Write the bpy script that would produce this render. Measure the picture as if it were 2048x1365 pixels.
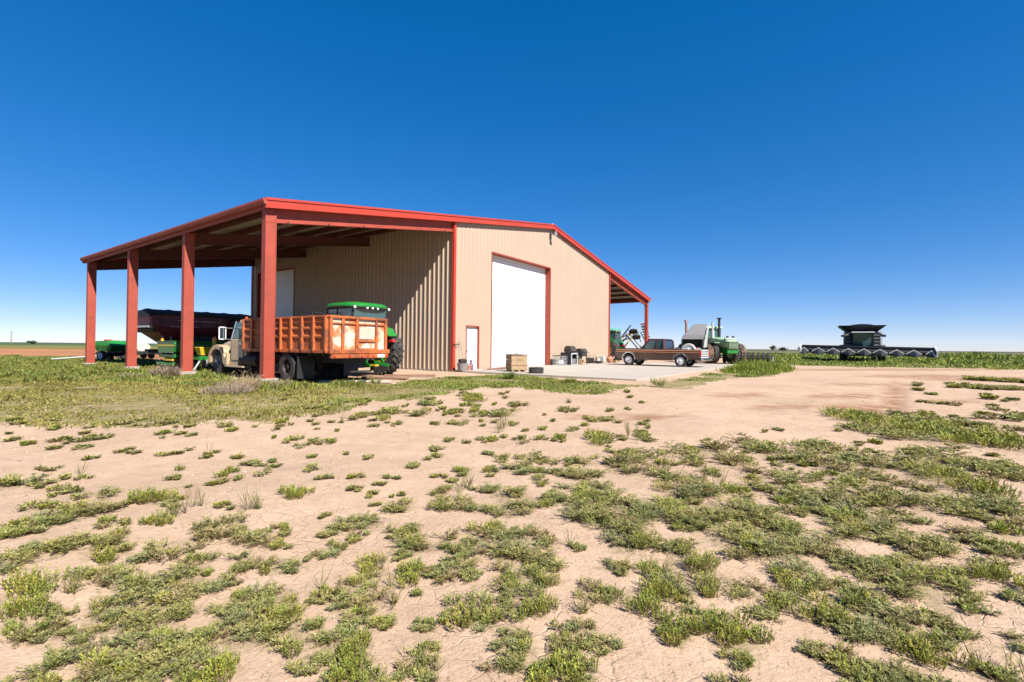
import bpy, bmesh, math, random
import numpy as np
from mathutils import Matrix, Vector
R = math.radians
random.seed(7); RNG = np.random.default_rng(11)
for o in list(bpy.data.objects): bpy.data.objects.remove(o, do_unlink=True)
scn = bpy.context.scene
COL = scn.collection

# ------------------------------------------------------------------ camera
F_PX, PITCH, ROLL, CAM_H = 955.6, 0.0122, 0.0096, 1.2
cam_d = bpy.data.cameras.new('camera'); cam = bpy.data.objects.new('camera', cam_d); COL.objects.link(cam)
cam_d.sensor_width = 36.0; cam_d.lens = F_PX / 2048 * 36.0; cam_d.clip_start = 0.05; cam_d.clip_end = 20000
cam.matrix_world = Matrix.Translation((0, 0, CAM_H)) @ Matrix.Rotation(R(90) + PITCH, 4, 'X') @ Matrix.Rotation(ROLL, 4, 'Z')
scn.camera = cam
# ------------------------------------------------------------------ sky, sun, exposure
SUN_TRAVEL = Vector((-2.28, 2.82, -3.6)).normalized()
sun_el = math.asin(-SUN_TRAVEL.z); sun_az = math.atan2(-SUN_TRAVEL.x, -SUN_TRAVEL.y)
w = bpy.data.worlds.new('World'); scn.world = w; w.use_nodes = True
nt = w.node_tree; bg = nt.nodes['Background']
sky = nt.nodes.new('ShaderNodeTexSky'); sky.sky_type = 'NISHITA'; sky.sun_disc = False
sky.sun_elevation = sun_el; sky.sun_rotation = sun_az
sky.altitude = 900; sky.air_density = 0.7; sky.dust_density = 0.05; sky.ozone_density = 3.0
hs = nt.nodes.new('ShaderNodeHueSaturation'); hs.inputs['Saturation'].default_value = 1.77
gm = nt.nodes.new('ShaderNodeGamma'); gm.inputs['Gamma'].default_value = 0.62
nt.links.new(sky.outputs[0], gm.inputs['Color']); nt.links.new(gm.outputs[0], hs.inputs['Color']); tn = nt.nodes.new('ShaderNodeMix'); tn.data_type = 'RGBA'; tn.blend_type = 'MULTIPLY'; tn.inputs['Factor'].default_value = 1.0; tn.inputs[7].default_value = (1.08, .985, 1.15, 1)
nt.links.new(hs.outputs[0], tn.inputs[6]); nt.links.new(tn.outputs[2], bg.inputs['Color'])
bg.inputs['Strength'].default_value = 0.1
sl = bpy.data.lights.new('sun', 'SUN'); sl.energy = 5.0; sl.angle = R(0.53); sl.color = (1.0, 0.955, 0.88)
so = bpy.data.objects.new('sun', sl); COL.objects.link(so); so.location = (60, -70, 90)
so.rotation_euler = SUN_TRAVEL.to_track_quat('-Z', 'Y').to_euler()
scn.view_settings.view_transform = 'Standard'; scn.view_settings.look = 'None'
scn.view_settings.exposure = 1.3; scn.view_settings.gamma = 1.0; scn.view_settings.use_curve_mapping = False

# ------------------------------------------------------------------ pixel <-> ground (photograph pixels, 2048 wide)
def gnd_pt(px, py, z=0.0):
    xr, yr = px - 1024, 682.5 - py
    c, s = math.cos(ROLL), math.sin(ROLL); x, y = c*xr - s*yr, s*xr + c*yr
    c, s = math.cos(PITCH), math.sin(PITCH)
    d = (x/F_PX, c - y/F_PX*s, s + y/F_PX*c); t = (z - CAM_H)/d[2]
    return d[0]*t, d[1]*t
def to_px(X, Y, Z):
    X, Y, Z = np.asarray(X, float), np.asarray(Y, float), np.asarray(Z, float) - CAM_H
    c, s = math.cos(PITCH), math.sin(PITCH); d = Y*c + Z*s; up = -Y*s + Z*c
    ok = d > 0.2; d = np.where(ok, d, 1.0); x, y = F_PX*X/d, F_PX*up/d
    c, s = math.cos(ROLL), math.sin(ROLL)
    return np.where(ok, 1024 + c*x + s*y, -9999), np.where(ok, 682.5 - (-s*x + c*y), 9999)
def hgt(x, y):                                              # gentle undulation of the yard
    x, y = np.asarray(x, float), np.asarray(y, float)
    return -0.03 + 0.012*np.sin(x*2.1 + 1.3*np.sin(y*0.9)) + 0.012*np.sin(y*1.7 + 0.8*np.sin(x*1.3) + 2) + 0.006*np.sin(x*4.7 + y*3.1)

# ------------------------------------------------------------------ barn frame: x = along the gable, y = along the eave
TH = 0.6111; PHI = math.pi/2 - TH; BC = (-8.085, 15.53)
BW, BA, HE, HP, BL = 36.85, 9.155, 5.92, 9.03, 19.3
def bw(u, v, z=0.0):
    return (BC[0] + math.sin(TH)*u - math.cos(TH)*v, BC[1] + math.cos(TH)*u + math.sin(TH)*v, z)

# ------------------------------------------------------------------ materials
def mat(name, col, rough=0.6, metal=0.0, var=0.12, scale=3.0, col2=None, amt2=0.0, scale2=6.0, bump=0.0, bscale=40.0, spec=0.5, coat=0.0):
    m = bpy.data.materials.new(name); m.use_nodes = True; t = m.node_tree; n = t.nodes; L = t.links.new
    b = n['Principled BSDF']; b.inputs['Roughness'].default_value = rough; b.inputs['Metallic'].default_value = metal
    b.inputs['Specular IOR Level'].default_value = spec; b.inputs['Coat Weight'].default_value = coat
    tc = n.new('ShaderNodeTexCoord')
    nz = n.new('ShaderNodeTexNoise'); nz.inputs['Scale'].default_value = scale; nz.inputs['Detail'].default_value = 6; L(tc.outputs['Object'], nz.inputs['Vector'])
    r = n.new('ShaderNodeValToRGB'); r.color_ramp.elements[0].position = .3; r.color_ramp.elements[1].position = .7
    r.color_ramp.elements[0].color = (*[c*(1-var) for c in col], 1); r.color_ramp.elements[1].color = (*[min(1, c*(1+var)) for c in col], 1)
    L(nz.outputs['Fac'], r.inputs['Fac']); out = r.outputs['Color']
    if col2 is not None:
        n2 = n.new('ShaderNodeTexNoise'); n2.inputs['Scale'].default_value = scale2; n2.inputs['Detail'].default_value = 8; n2.inputs['Roughness'].default_value = .65
        L(tc.outputs['Object'], n2.inputs['Vector'])
        r2 = n.new('ShaderNodeValToRGB'); p = 1 - amt2
        r2.color_ramp.elements[0].position = max(0, .25 + .5*p - .06); r2.color_ramp.elements[1].position = min(1, .25 + .5*p + .06)
        L(n2.outputs['Fac'], r2.inputs['Fac'])
        mx = n.new('ShaderNodeMix'); mx.data_type = 'RGBA'; L(r2.outputs['Color'], mx.inputs['Factor']); L(out, mx.inputs[6]); mx.inputs[7].default_value = (*col2, 1); out = mx.outputs[2]
    L(out, b.inputs['Base Color'])
    if bump > 0:
        n3 = n.new('ShaderNodeTexNoise'); n3.inputs['Scale'].default_value = bscale; n3.inputs['Detail'].default_value = 5; L(tc.outputs['Object'], n3.inputs['Vector'])
        bp = n.new('ShaderNodeBump'); bp.inputs['Strength'].default_value = bump; bp.inputs['Distance'].default_value = .02; L(n3.outputs['Fac'], bp.inputs['Height']); L(bp.outputs['Normal'], b.inputs['Normal'])
    return m
M = dict(
    tan=mat('tan_painted_steel', (.320, .240, .175), .5, 0, .03, .5, (.29, .215, .155), .12, .8),
    red=mat('red_painted_steel', (.26, .030, .022), .45, 0, .10, 1.5),
    redtrim=mat('red_trim_paint', (.33, .036, .017), .4, 0, .06, 2.0),
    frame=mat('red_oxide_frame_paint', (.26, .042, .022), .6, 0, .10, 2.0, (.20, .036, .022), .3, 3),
    frame_shade=mat('shaded_frame_paint', (.085, .020, .015), .75, 0, .15, 2.0),  # frame paint again, darkened: shed shade put into rafter and purlin colour
    roof=mat('galvalume_sheet', (.27, .25, .20), .5, .2, .08, 1.0),
    white=mat('white_painted_steel', (.62, .62, .62), .4, 0, .02, 1.0),
    door=mat('white_door_paint', (.62, .62, .62), .45, 0, .02, .8, (.57, .565, .55), .12, 2),
    concrete=mat('concrete', (.30, .258, .218), .9, 0, .06, .6, (.25, .205, .168), .2, 1.2, .3, 60),
    footing=mat('pale_concrete', (.25, .23, .20), .9, 0, .1, 6, None, 0, 6, .3, 60),
    dark=mat('dark_gap', (.012, .011, .010), .8),
    black=mat('black_steel', (.018, .018, .020), .5, .2, .2, 4),
    iron=mat('dirty_dark_iron', (.035, .030, .027), .7, .3, .3, 6, (.10, .05, .03), .3, 8),
    tyre=mat('rubber', (.020, .019, .018), .85, 0, .25, 6, (.07, .055, .042), .35, 5, .2, 80),
    dusty=mat('dusty_rubber', (.028, .025, .022), .9, 0, .25, 6, (.14, .085, .055), .5, 3, .2, 80),
    beige=mat('beige_cab_paint', (.36, .265, .165), .4, 0, .06, 3, (.27, .19, .115), .2, 4, coat=.2),
    orange=mat('worn_orange_paint', (.36, .085, .018), .6, 0, .15, 2, (.17, .050, .020), .42, 2.2, .15, 50),
    tailgate=mat('weathered_orange_paint', (.40, .12, .035), .6, 0, .12, 2, (.50, .42, .33), .45, 1.9, .15, 50),
    bedfloor=mat('rusty_wood', (.16, .09, .05), .8, 0, .3, 5),
    glass=mat('dark_glass', (.018, .026, .030), .08, 0, .1, 2, spec=.8),
    tealglass=mat('tinted_green_glass', (.03, .075, .085), .07, 0, .1, 2, spec=.9),
    chrome=mat('chrome', (.62, .62, .62), .18, 1.0, .05, 4),
    alu=mat('bright_aluminium', (.60, .60, .60), .35, .8, .08, 4),
    green=mat('farm_green_paint', (.012, .155, .022), .35, 0, .10, 2, (.03, .10, .03), .15, 5, coat=.3),
    teal=mat('faded_green_paint', (.05, .26, .15), .45, 0, .10, 2),
    pale=mat('pale_green_paint', (.27, .40, .23), .45, 0, .10, 2, (.16, .20, .10), .25, 4),
    yellow=mat('machine_yellow_paint', (.50, .34, .02), .4, 0, .08, 3, (.30, .20, .04), .2, 5),
    amber=mat('amber_plastic', (.80, .26, .03), .35, 0, .05, 3),
    redlens=mat('red_lens', (.45, .02, .015), .3),
    maroon=mat('maroon_paint', (.11, .014, .016), .45, 0, .12, 2),
    pinkred=mat('pinkish_red_panel', (.30, .065, .06), .55, 0, .12, 3),  # lighter, pinker red than the maroon cart tank
    tarp=mat('black_tarp', (.016, .018, .026), .55, 0, .2, 2, None, 0, 6, .4, 6),
    brown=mat('brown_pickup_paint', (.052, .025, .016), .35, 0, .10, 2, (.075, .040, .027), .2, 4, coat=.4),
    copper=mat('copper_trim', (.50, .21, .10), .4, .2, .06, 3),
    darkred=mat('dark_red_pickup_paint', (.055, .010, .014), .35, 0, .1, 3, coat=.4),
    greysteel=mat('grey_steel', (.16, .155, .165), .55, .2, .12, 3, (.11, .09, .08), .25, 3),
    palesteel=mat('pale_steel', (.36, .38, .37), .5, .1, .06, 3),
    rust=mat('rust', (.20, .085, .045), .85, 0, .25, 8),
    wood=mat('weathered_plywood', (.27, .185, .10), .8, 0, .15, 4, (.21, .14, .07), .3, 3),
    palewood=mat('pale_board', (.37, .31, .245), .8, 0, .12, 4),
    oldwood=mat('old_brown_board', (.19, .10, .058), .85, 0, .2, 5),
    terracotta=mat('terracotta', (.40, .15, .09), .8, 0, .12, 8),
    lens=mat('lamp_lens', (.75, .75, .72), .2),
    offwhite=mat('off_white_plastic', (.45, .44, .41), .5, 0, .06, 6),
    purple=mat('dark_plum_plastic', (.10, .05, .09), .5),
    greyplastic=mat('grey_plastic', (.17, .16, .155), .6, 0, .1, 6),
    seat=mat('dark_fabric', (.03, .03, .035), .9),
    pole=mat('grey_pole_wood', (.17, .14, .11), .9, 0, .2, 3),
    drybrush=mat('dry_brush', (.30, .22, .17), .9, 0, .25, 10),
    reddisc=mat('rusty_disc_steel', (.15, .045, .032), .6, .3, .25, 6),
)

# ------------------------------------------------------------------ mesh builder
class MB:
    def __init__(s): s.v = []; s.f = []
    def add(s, vs, fs):
        k = len(s.v); s.v += [tuple(p) for p in vs]; s.f += [tuple(i + k for i in f) for f in fs]; return s
    def box(s, x0, x1, y0, y1, z0, z1):
        return s.add([(x, y, z) for z in (z0, z1) for y in (y0, y1) for x in (x0, x1)],
                     [(0, 2, 3, 1), (4, 5, 7, 6), (0, 1, 5, 4), (2, 6, 7, 3), (0, 4, 6, 2), (1, 3, 7, 5)])
    def obox(s, c, size, rot):
        k = len(s.v); h = [d/2 for d in size]; s.box(-h[0], h[0], -h[1], h[1], -h[2], h[2])
        mtx = Matrix.Translation(c) @ rot.to_4x4()
        for i in range(k, len(s.v)): s.v[i] = tuple(mtx @ Vector(s.v[i]))
        return s
    def bar(s, p0, p1, wd, ht=None):                        # rectangular bar between two points
        p0, p1 = Vector(p0), Vector(p1); d = p1 - p0; ht = ht or wd
        q = d.to_track_quat('X', 'Z'); return s.obox((p0 + p1)/2, (d.length, wd, ht), q.to_matrix())
    def prism(s, poly, axis, a, b):                         # polygon in the two other axes, in order (x,y,z minus axis)
        n = len(poly); P = lambda q, t: {'x': (t, q[0], q[1]), 'y': (q[0], t, q[1]), 'z': (q[0], q[1], t)}[axis]
        vs = [P(q, a) for q in poly] + [P(q, b) for q in poly]
        fs = [tuple(range(n - 1, -1, -1)), tuple(range(n, 2*n))] + [(i, (i + 1) % n, n + (i + 1) % n, n + i) for i in range(n)]
        return s.add(vs, fs)
    def cyl(s, p0, p1, r0, r1=None, n=14):
        p0, p1 = Vector(p0), Vector(p1); r1 = r0 if r1 is None else r1
        q = (p1 - p0).to_track_quat('Z', 'Y'); vs = []
        for p, r in ((p0, r0), (p1, r1)):
            vs += [p + q @ Vector((r*math.cos(2*math.pi*i/n), r*math.sin(2*math.pi*i/n), 0)) for i in range(n)]
        return s.add(vs, [tuple(range(n - 1, -1, -1)), tuple(range(n, 2*n))] + [(i, (i + 1) % n, n + (i + 1) % n, n + i) for i in range(n)])
    def tube(s, pts, r, n=8):
        for a, b in zip(pts[:-1], pts[1:]): s.cyl(a, b, r, r, n)
        return s
    def lathe(s, prof, origin=(0, 0, 0), axis='y', n=32):   # profile of (radius, offset along axis), closed loop
        k = len(prof); vs = []
        for i in range(n):
            c, q = math.cos(2*math.pi*i/n), math.sin(2*math.pi*i/n)
            for r, h in prof:
                p = {'y': (r*c, h, r*q), 'x': (h, r*c, r*q), 'z': (r*c, r*q, h)}[axis]
                vs.append((p[0] + origin[0], p[1] + origin[1], p[2] + origin[2]))
        fs = [(i*k + j, i*k + (j + 1) % k, ((i + 1) % n)*k + (j + 1) % k, ((i + 1) % n)*k + j) for i in range(n) for j in range(k)]
        return s.add(vs, fs)
    def loft(s, rings):
        n = len(rings[0]); vs = [p for r in rings for p in r]; fs = [tuple(range(n - 1, -1, -1)), tuple((len(rings) - 1)*n + i for i in range(n))]
        for a in range(len(rings) - 1):
            fs += [(a*n + i, a*n + (i + 1) % n, (a + 1)*n + (i + 1) % n, (a + 1)*n + i) for i in range(n)]
        return s.add(vs, fs)
    def mesh(s, name, m, smooth=None):
        me = bpy.data.meshes.new(name); me.from_pydata(s.v, [], s.f)
        bm = bmesh.new(); bm.from_mesh(me); bmesh.ops.recalc_face_normals(bm, faces=bm.faces); bm.to_mesh(me); bm.free()
        me.materials.append(m)
        if smooth:
            me.polygons.foreach_set('use_smooth', [True]*len(me.polygons)); me.set_sharp_from_angle(angle=R(smooth))
        me.update(); return me
    def build(s, name, m, parent=None, smooth=None, bevel=0.0, loc=None):
        o = bpy.data.objects.new(name, s.mesh(name, m, smooth)); COL.objects.link(o); o.parent = parent
        if loc: o.location = loc
        if bevel:
            b = o.modifiers.new('bevel', 'BEVEL'); b.width = bevel; b.segments = 2; b.limit_method = 'ANGLE'; b.angle_limit = R(40)
        return o
def tag(o, label, cat=None, group=None, kind=None):
    if label: o['label'] = label
    if cat: o['category'] = cat
    if group: o['group'] = group
    if kind: o['kind'] = kind
    return o
def thing(name, label, cat, loc=(0, 0, 0), rz=0.0, group=None):
    o = bpy.data.objects.new(name, None); COL.objects.link(o); o.location = loc; o.rotation_euler = (0, 0, rz); o.empty_display_size = .2
    return tag(o, label, cat, group)
def inst(name, me, parent=None, loc=(0, 0, 0), rot=(0, 0, 0), sc=(1, 1, 1)):
    o = bpy.data.objects.new(name, me); COL.objects.link(o); o.parent = parent; o.location = loc; o.rotation_euler = rot; o.scale = sc; return o
def copy_tree(o, parent=None):
    c = o.copy(); COL.objects.link(c); c.parent = parent
    for ch in o.children: copy_tree(ch, c)
    return c
def oval(cx, cy, cz, hy, hz, x, n=12, p=2.6):               # superellipse ring in the y-z plane at x
    r = []
    for i in range(n):
        a = 2*math.pi*(i + .5)/n; c, q = math.cos(a), math.sin(a)
        r.append((x, cy + hy*math.copysign(abs(c)**(2/p), c), cz + hz*math.copysign(abs(q)**(2/p), q)))
    return r
_wc = {}
def wheel(parent, loc, rad, wid, rim, tm='tyre', rm='alu', lugs=0, dish=.06, turn=0.0, n=36, name='wheel'):
    key = (rad, wid, rim, tm, rm, lugs, dish, n)
    if key not in _wc:
        h = wid/2; t = MB()
        t.lathe([(rim, -h*.85), (rim + (rad - rim)*.45, -h), (rad*.955, -h*.92), (rad*.985, -h*.70), (rad, 0), (rad*.985, h*.70), (rad*.955, h*.92), (rim + (rad - rim)*.45, h), (rim, h*.85), (rim - .01, 0)], n=n)
        if lugs:
            for sgn in (-1, 1):
                for i in range(lugs):
                    a = 2*math.pi*(i + (.5 if sgn > 0 else 0))/lugs
                    for k_, (y, da) in enumerate(((.12, .0), (.62, .16), (.98, .28))):
                        pass
                    q0 = Vector((rad*math.cos(a), sgn*h*.02, rad*math.sin(a))); a2 = a + 2*math.pi/lugs*.75
                    q1 = Vector((rad*.985*math.cos(a2), sgn*h*.99, rad*.985*math.sin(a2)))
                    t.bar(q0, q1, rad*.055 + .012, rad*.10)
        else:
            for y in (-.5, 0, .5):
                for i in range(n):
                    a = 2*math.pi*(i + (.5 if y else 0))/n
                    t.obox((rad*1.0*math.cos(a), y*h, rad*1.0*math.sin(a)), (rad*.03, h*.40, rad*.12), Matrix.Rotation(-a, 3, 'Y'))
        r = MB()
        r.lathe([(rim*1.02, -h*.86), (rim*.94, -h*.84), (rim*.90, -h*.5), (rim*.90, h*.5), (rim*.94, h*.84), (rim*1.02, h*.86), (rim*1.03, h*.80), (rim*.97, 0), (rim*1.03, -h*.80)], n=28)
        for sy in (1,):
            r.lathe([(rim*.92, dish), (rim*.60, dish + .04), (rim*.35, dish + .03), (rim*.30, dish + .09), (rim*.10, dish + .10), (0.001, dish + .10), (0.001, dish - .02), (rim*.92, dish - .02)], n=28)
        for i in range(8):
            a = 2*math.pi*i/8; r.cyl((rim*.45*math.cos(a), dish, rim*.45*math.sin(a)), (rim*.45*math.cos(a), dish + .06, rim*.45*math.sin(a)), rim*.05, n=6)
        _wc[key] = (t.mesh('tyre', M[tm], 35), r.mesh('rim', M[rm], 35))
    tme, rme = _wc[key]
    wh = inst(name, rme, parent, loc, (0, 0, turn)); inst('tyre', tme, wh); return wh
# ================================================================== vegetation layout (photograph pixels on the ground plane)
def pip(poly, x, y):
    x, y = np.asarray(x, float), np.asarray(y, float); c = np.zeros(x.shape, bool); n = len(poly)
    for i in range(n):
        x0, y0 = poly[i]; x1, y1 = poly[(i + 1) % n]
        if y0 == y1: continue
        k = (y0 > y) != (y1 > y); c ^= k & (x < (x1 - x0)*(y - y0)/(y1 - y0) + x0)
    return c
CROPS = {'A': (0, 740, 2.1843), 'B': (700, 740, 2.1843), 'C': (1400, 680, 1.9923)}
BLOBS_TXT = {'A': '''110 492 140 20;300 508 90 10;430 530 75 18;260 530 30 10;660 560 75 22 t;780 562 35 14;740 595 40 14;540 572 35 10;150 588 60 18;240 582 45 14;370 610 120 30;250 650 120 40;120 680 80 30;500 670 55 25;680 670 55 24 t;60 720 70 30;180 700 70 20;400 750 130 45;480 790 90 40;330 760 90 30;130 830 120 55;60 800 50 30;850 740 100 60 g;960 710 80 50 g;1110 720 80 45;1230 690 60 22;1220 750 45 18;680 800 90 25;840 830 80 30;870 860 50 20;1060 820 80 30;1250 830 90 40;1380 790 40 20;1470 750 60 30;1480 675 70 30;90 960 100 60 t;60 1050 80 60 t;30 1110 50 30;240 1030 80 25;310 950 45 22 s;420 890 120 35;620 890 150 40;560 950 180 50;720 920 90 45;900 910 130 28;1000 900 50 15;200 1110 110 45;150 1140 60 25;480 1010 100 40;700 1000 130 50;600 1060 200 60;430 1080 80 40;760 1030 90 40;1050 1000 120 50;1180 960 110 60;1280 1020 70 50 t;1400 950 40 40;1470 940 60 40 g;1500 980 40 40;1000 1010 70 35;880 1120 150 60;1100 1100 160 70;1180 1130 130 60;780 1150 120 60;560 1150 150 60;400 1190 200 60;300 1210 90 40;900 1200 140 60;700 1220 200 60;500 1250 160 50;950 1280 90 70 t;860 1310 60 50 t;640 1280 100 50;80 1320 110 50;330 1310 90 40;520 1330 120 40;1340 1140 120 60;1450 1190 90 70;1330 1250 80 40;1500 1270 50 60 t;390 300 35 8;460 290 25 8;350 335 25 9;540 348 20 8;580 355 20 8;720 355 25 7;800 345 18 10;930 350 14 9;690 280 25 10;1030 368 20 10;1105 395 20 10;1160 395 22 14;1280 298 25 10;1330 318 40 12;1420 315 45 10;985 445 25 18 t;920 492 20 8;1005 480 25 15;1350 430 28 14;1420 470 35 7;1300 540 50 20 t;970 598 28 12;1105 615 35 25 s;815 620 25 40 s;1420 625 18 14;230 330 22 5;80 292 25 6;400 382 18 6;1020 610 15 8;160 425 30 4;230 425 14 8;330 460 60 6''',
'B': '''40 208 35 12;155 178 75 14;310 178 45 13;345 140 40 12;470 172 28 8;540 130 30 20 t;570 192 28 10;680 192 55 14;755 150 55 6;960 172 40 8;200 238 15 8;110 243 15 7;370 228 20 8;445 297 22 9;580 288 22 8;660 270 25 25 s;745 303 32 11;835 297 25 9;905 305 22 8;610 342 25 12;372 338 28 11;360 370 35 9;655 375 32 16;780 365 45 20;870 385 45 20;970 262 20 7;1075 305 50 18 t;1120 300 25 15;1320 305 30 12;1240 305 20 20 s;1190 355 35 10;1030 395 60 20;960 390 30 14;630 430 30 20;720 415 50 24;800 425 50 14;490 433 42 12;270 410 25 13;185 468 28 6;390 452 30 6;455 470 22 9;25 468 22 12;30 515 30 12;95 540 15 10;100 580 28 5;80 378 20 7;820 475 40 22;500 520 20 40 s;390 520 55 16;220 595 70 24;1270 360 50 22;1250 430 80 40 g;1160 420 50 30;1000 450 90 25;920 440 50 15;1040 510 100 30;1460 360 60 25;1500 390 40 20;1400 430 35 50 s;1430 510 110 50;1480 480 50 30;430 575 100 28;560 590 60 20;690 525 90 30;600 510 60 12;700 600 110 40;820 570 90 30;900 550 50 22;1050 600 160 60;1150 660 150 60;1250 580 150 50;1350 620 120 50;1220 720 110 60;1210 770 90 40;1450 640 100 60;1480 690 60 20;1060 560 100 30;1420 560 80 30;60 665 90 28;30 710 45 20;230 685 55 20;200 700 40 16;340 745 110 38;220 790 40 20;590 700 60 25 t;640 760 120 60;750 760 120 60;870 740 50 35 g;760 830 120 50;850 840 60 40;520 780 70 30;470 750 60 25;100 830 55 30 t;210 880 75 40 t;40 900 70 50;370 860 50 25;460 870 90 40;540 890 50 22;430 830 60 22;305 938 18 14;820 900 100 50;740 940 100 40;790 1000 80 50 t;980 778 42 18;1130 855 70 18;1210 870 60 30;1350 880 70 35 t;1430 900 80 60;1450 800 90 50;1400 770 60 30;510 1020 90 65 t;560 1080 70 40;660 1100 80 40;640 1020 60 30;330 1080 60 30;440 1060 40 30;1040 960 70 45 g;1100 970 60 30;1260 990 100 50 t;1340 970 70 40 t;1450 1080 90 60 t;1440 1150 60 40 t;1480 1010 50 30;1040 1060 50 20 s;60 1000 80 60;60 1080 110 50;150 1090 50 30;40 1180 60 60 t;190 1000 40 18 s;280 1230 80 50 s;340 1210 60 40;300 1290 90 40;700 1200 70 40;760 1180 70 40;700 1260 100 40;940 1150 50 40 g;1040 1140 60 45 g;1120 1190 90 35;960 1220 90 50;900 1290 100 50 t;820 1320 90 40 t;1010 1300 80 60;1000 1350 60 30;60 1300 90 60 t;180 1340 70 30''',
'C': '''850 350 120 60 t;760 370 60 30;900 310 60 25;650 355 60 12;1000 360 60 40;1100 385 70 15;1160 390 40 15;1060 340 60 12;1200 310 70 8;1250 350 20 14;1140 190 90 6;1270 170 30 12 t;920 400 50 25;60 440 70 35 g;150 470 40 20;250 430 50 30;340 430 90 30;330 465 60 20;500 430 60 20;580 440 60 25;520 490 80 35;700 470 110 30;680 535 60 20;410 540 55 14;560 560 70 20;770 500 60 25;930 470 70 25;1080 480 110 40;1200 520 80 40;1260 540 40 30;1040 530 80 25;870 560 70 60 s;960 560 60 50 t;240 540 90 30;330 590 80 30;380 640 40 20;460 610 60 25;600 620 90 40;740 620 80 45;900 650 110 40;1050 640 140 40;1100 600 60 30 t;1200 660 90 40;1270 700 40 30;1180 710 70 25;590 690 110 45;570 740 80 40;450 680 50 15;30 600 40 30;140 592 30 14 t;60 560 30 20 s;38 510 25 10;100 690 100 50;220 650 60 40;60 770 70 70;200 760 130 60;330 760 120 60;300 850 110 50;430 800 70 50;260 700 60 30;740 770 70 40;830 800 110 40;860 830 80 25;930 820 60 20;820 700 50 20;1100 790 80 35;1180 830 80 35;1230 765 40 15 t;1270 830 40 30;1120 890 70 25;620 880 90 40;700 910 110 50;830 930 130 50;900 980 130 50;1020 930 70 30;750 860 70 30;1060 1030 60 30;560 860 40 30;50 940 90 50 t;30 990 30 20 t;360 960 45 35 t;230 1000 90 35;250 1060 60 30;350 1020 50 25;520 950 50 30;560 1000 110 50;600 1060 130 50;440 1060 80 45 t;650 1110 120 50;600 1140 80 40;560 1100 70 40;700 1030 60 40;780 1050 60 30 g;870 1080 90 30;840 1110 60 20;960 1080 50 25;1020 1135 50 20;880 1170 90 30;760 1180 60 40;920 1230 100 50 t;820 1200 80 30;60 1110 70 40;130 1140 100 50 t;170 1200 70 50 t;150 1250 60 20;1250 970 50 40 t;1270 1020 30 30;1270 1170 40 40;1200 1300 70 40 s;1150 1280 70 30;1220 1320 50 25;470 1210 50 25;540 1220 60 35;600 1260 60 30;680 1290 70 35;760 1320 120 50;860 1310 70 40;700 1350 90 30;130 1335 70 15 g;960 1350 60 30'''}
BLOBS = []
for k, txt in BLOBS_TXT.items():
    ox, oy, sc = CROPS[k]
    for e in txt.split(';'):
        p = e.split(); cx, cy, rx, ry = (float(q) for q in p[:4])
        BLOBS.append((ox + cx/sc, oy + cy/sc, rx/sc*(1.12 if k == 'C' else 1.0), ry/sc*(1.12 if k == 'C' else 1.0), p[4] if len(p) > 4 else 'm'))
for x0, x1, y0, y1, n_ in ((0, 700, 838, 880, 40), (560, 1000, 790, 850, 50), (900, 1300, 778, 880, 45), (1820, 2100, 755, 880, 40), (1200, 1750, 860, 930, 35), (0, 900, 880, 1000, 18), (1420, 2048, 900, 1060, 45)):
    for i in range(n_):
        sz = RNG.uniform(.4, 1.6)*(RNG.random()*.7 + .5); py_ = RNG.uniform(y0, y1); BLOBS.append((RNG.uniform(x0, x1), py_, 6.5*sz*(py_ - 690)/170, 2.3*sz*(py_ - 690)/170, RNG.choice(['m', 'm', 'm', 'g', 't'])))
# the blobs as ellipses on the ground: centre, half width, half depth, kind
PATCH = []
for px, py, rx, ry, k in BLOBS:
    x, y = gnd_pt(px, py); x1, _ = gnd_pt(px + rx, py); _, ya = gnd_pt(px, py - ry); _, yb = gnd_pt(px, py + ry)
    PATCH.append((x, y, abs(x1 - x)*1.1, abs(ya - yb)/2*1.1, k))
for i in range(200):                                        # the same weeds go on beyond the frame
    a = RNG.uniform(-math.pi, math.pi); d = 1.2 + 11*RNG.random()**.8; x, y = d*math.sin(a), d*math.cos(a)
    px, py = to_px(x, y, 0.0)
    if -40 < px < 2088 and py < 1400: continue
    PATCH.append((x, y, RNG.uniform(.05, .3), RNG.uniform(.05, .3), RNG.choice(['m', 'm', 'm', 't', 'g'])))
LAWN_YARD = [(-600, 735), (0, 733), (160, 728), (330, 742), (520, 766), (700, 768), (760, 768), (880, 752), (1010, 748), (1060, 752), (1130, 760), (1240, 768), (1300, 768), (1230, 778), (1180, 790), (1060, 778), (960, 772), (900, 786), (860, 793), (740, 806), (640, 828), (520, 836), (420, 842), (330, 858), (240, 852), (120, 852), (0, 846), (-600, 840)]
LAWN_LEFT_TALL = [(-600, 713), (0, 714), (150, 716), (330, 722), (430, 728), (520, 740), (760, 757), (720, 776), (560, 780), (420, 772), (300, 766), (150, 762), (0, 768), (-600, 770)]
LAWN_PAD = [(1305, 772), (1340, 762), (1400, 752), (1450, 742), (1480, 732), (1540, 730), (1585, 742), (1530, 754), (1440, 757), (1400, 776), (1330, 779)]
LAWN_RIGHT = [(1475, 706), (1560, 704), (1700, 706), (1900, 707), (2048, 708), (2700, 716), (2700, 748), (2048, 740), (1900, 736), (1700, 734), (1560, 730), (1500, 729)]
def ragged(px, py):
    return px + 9*np.sin(px*.061 + py*.33) + 5*np.sin(px*.19 + 1.0), py + (3.2*np.sin(px*.043 + .6) + 2.4*np.sin(px*.117 + py*.05) + 1.6*np.sin(px*.31 + 2))*np.clip((py - 760)/60, .12, 1.2)
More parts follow.
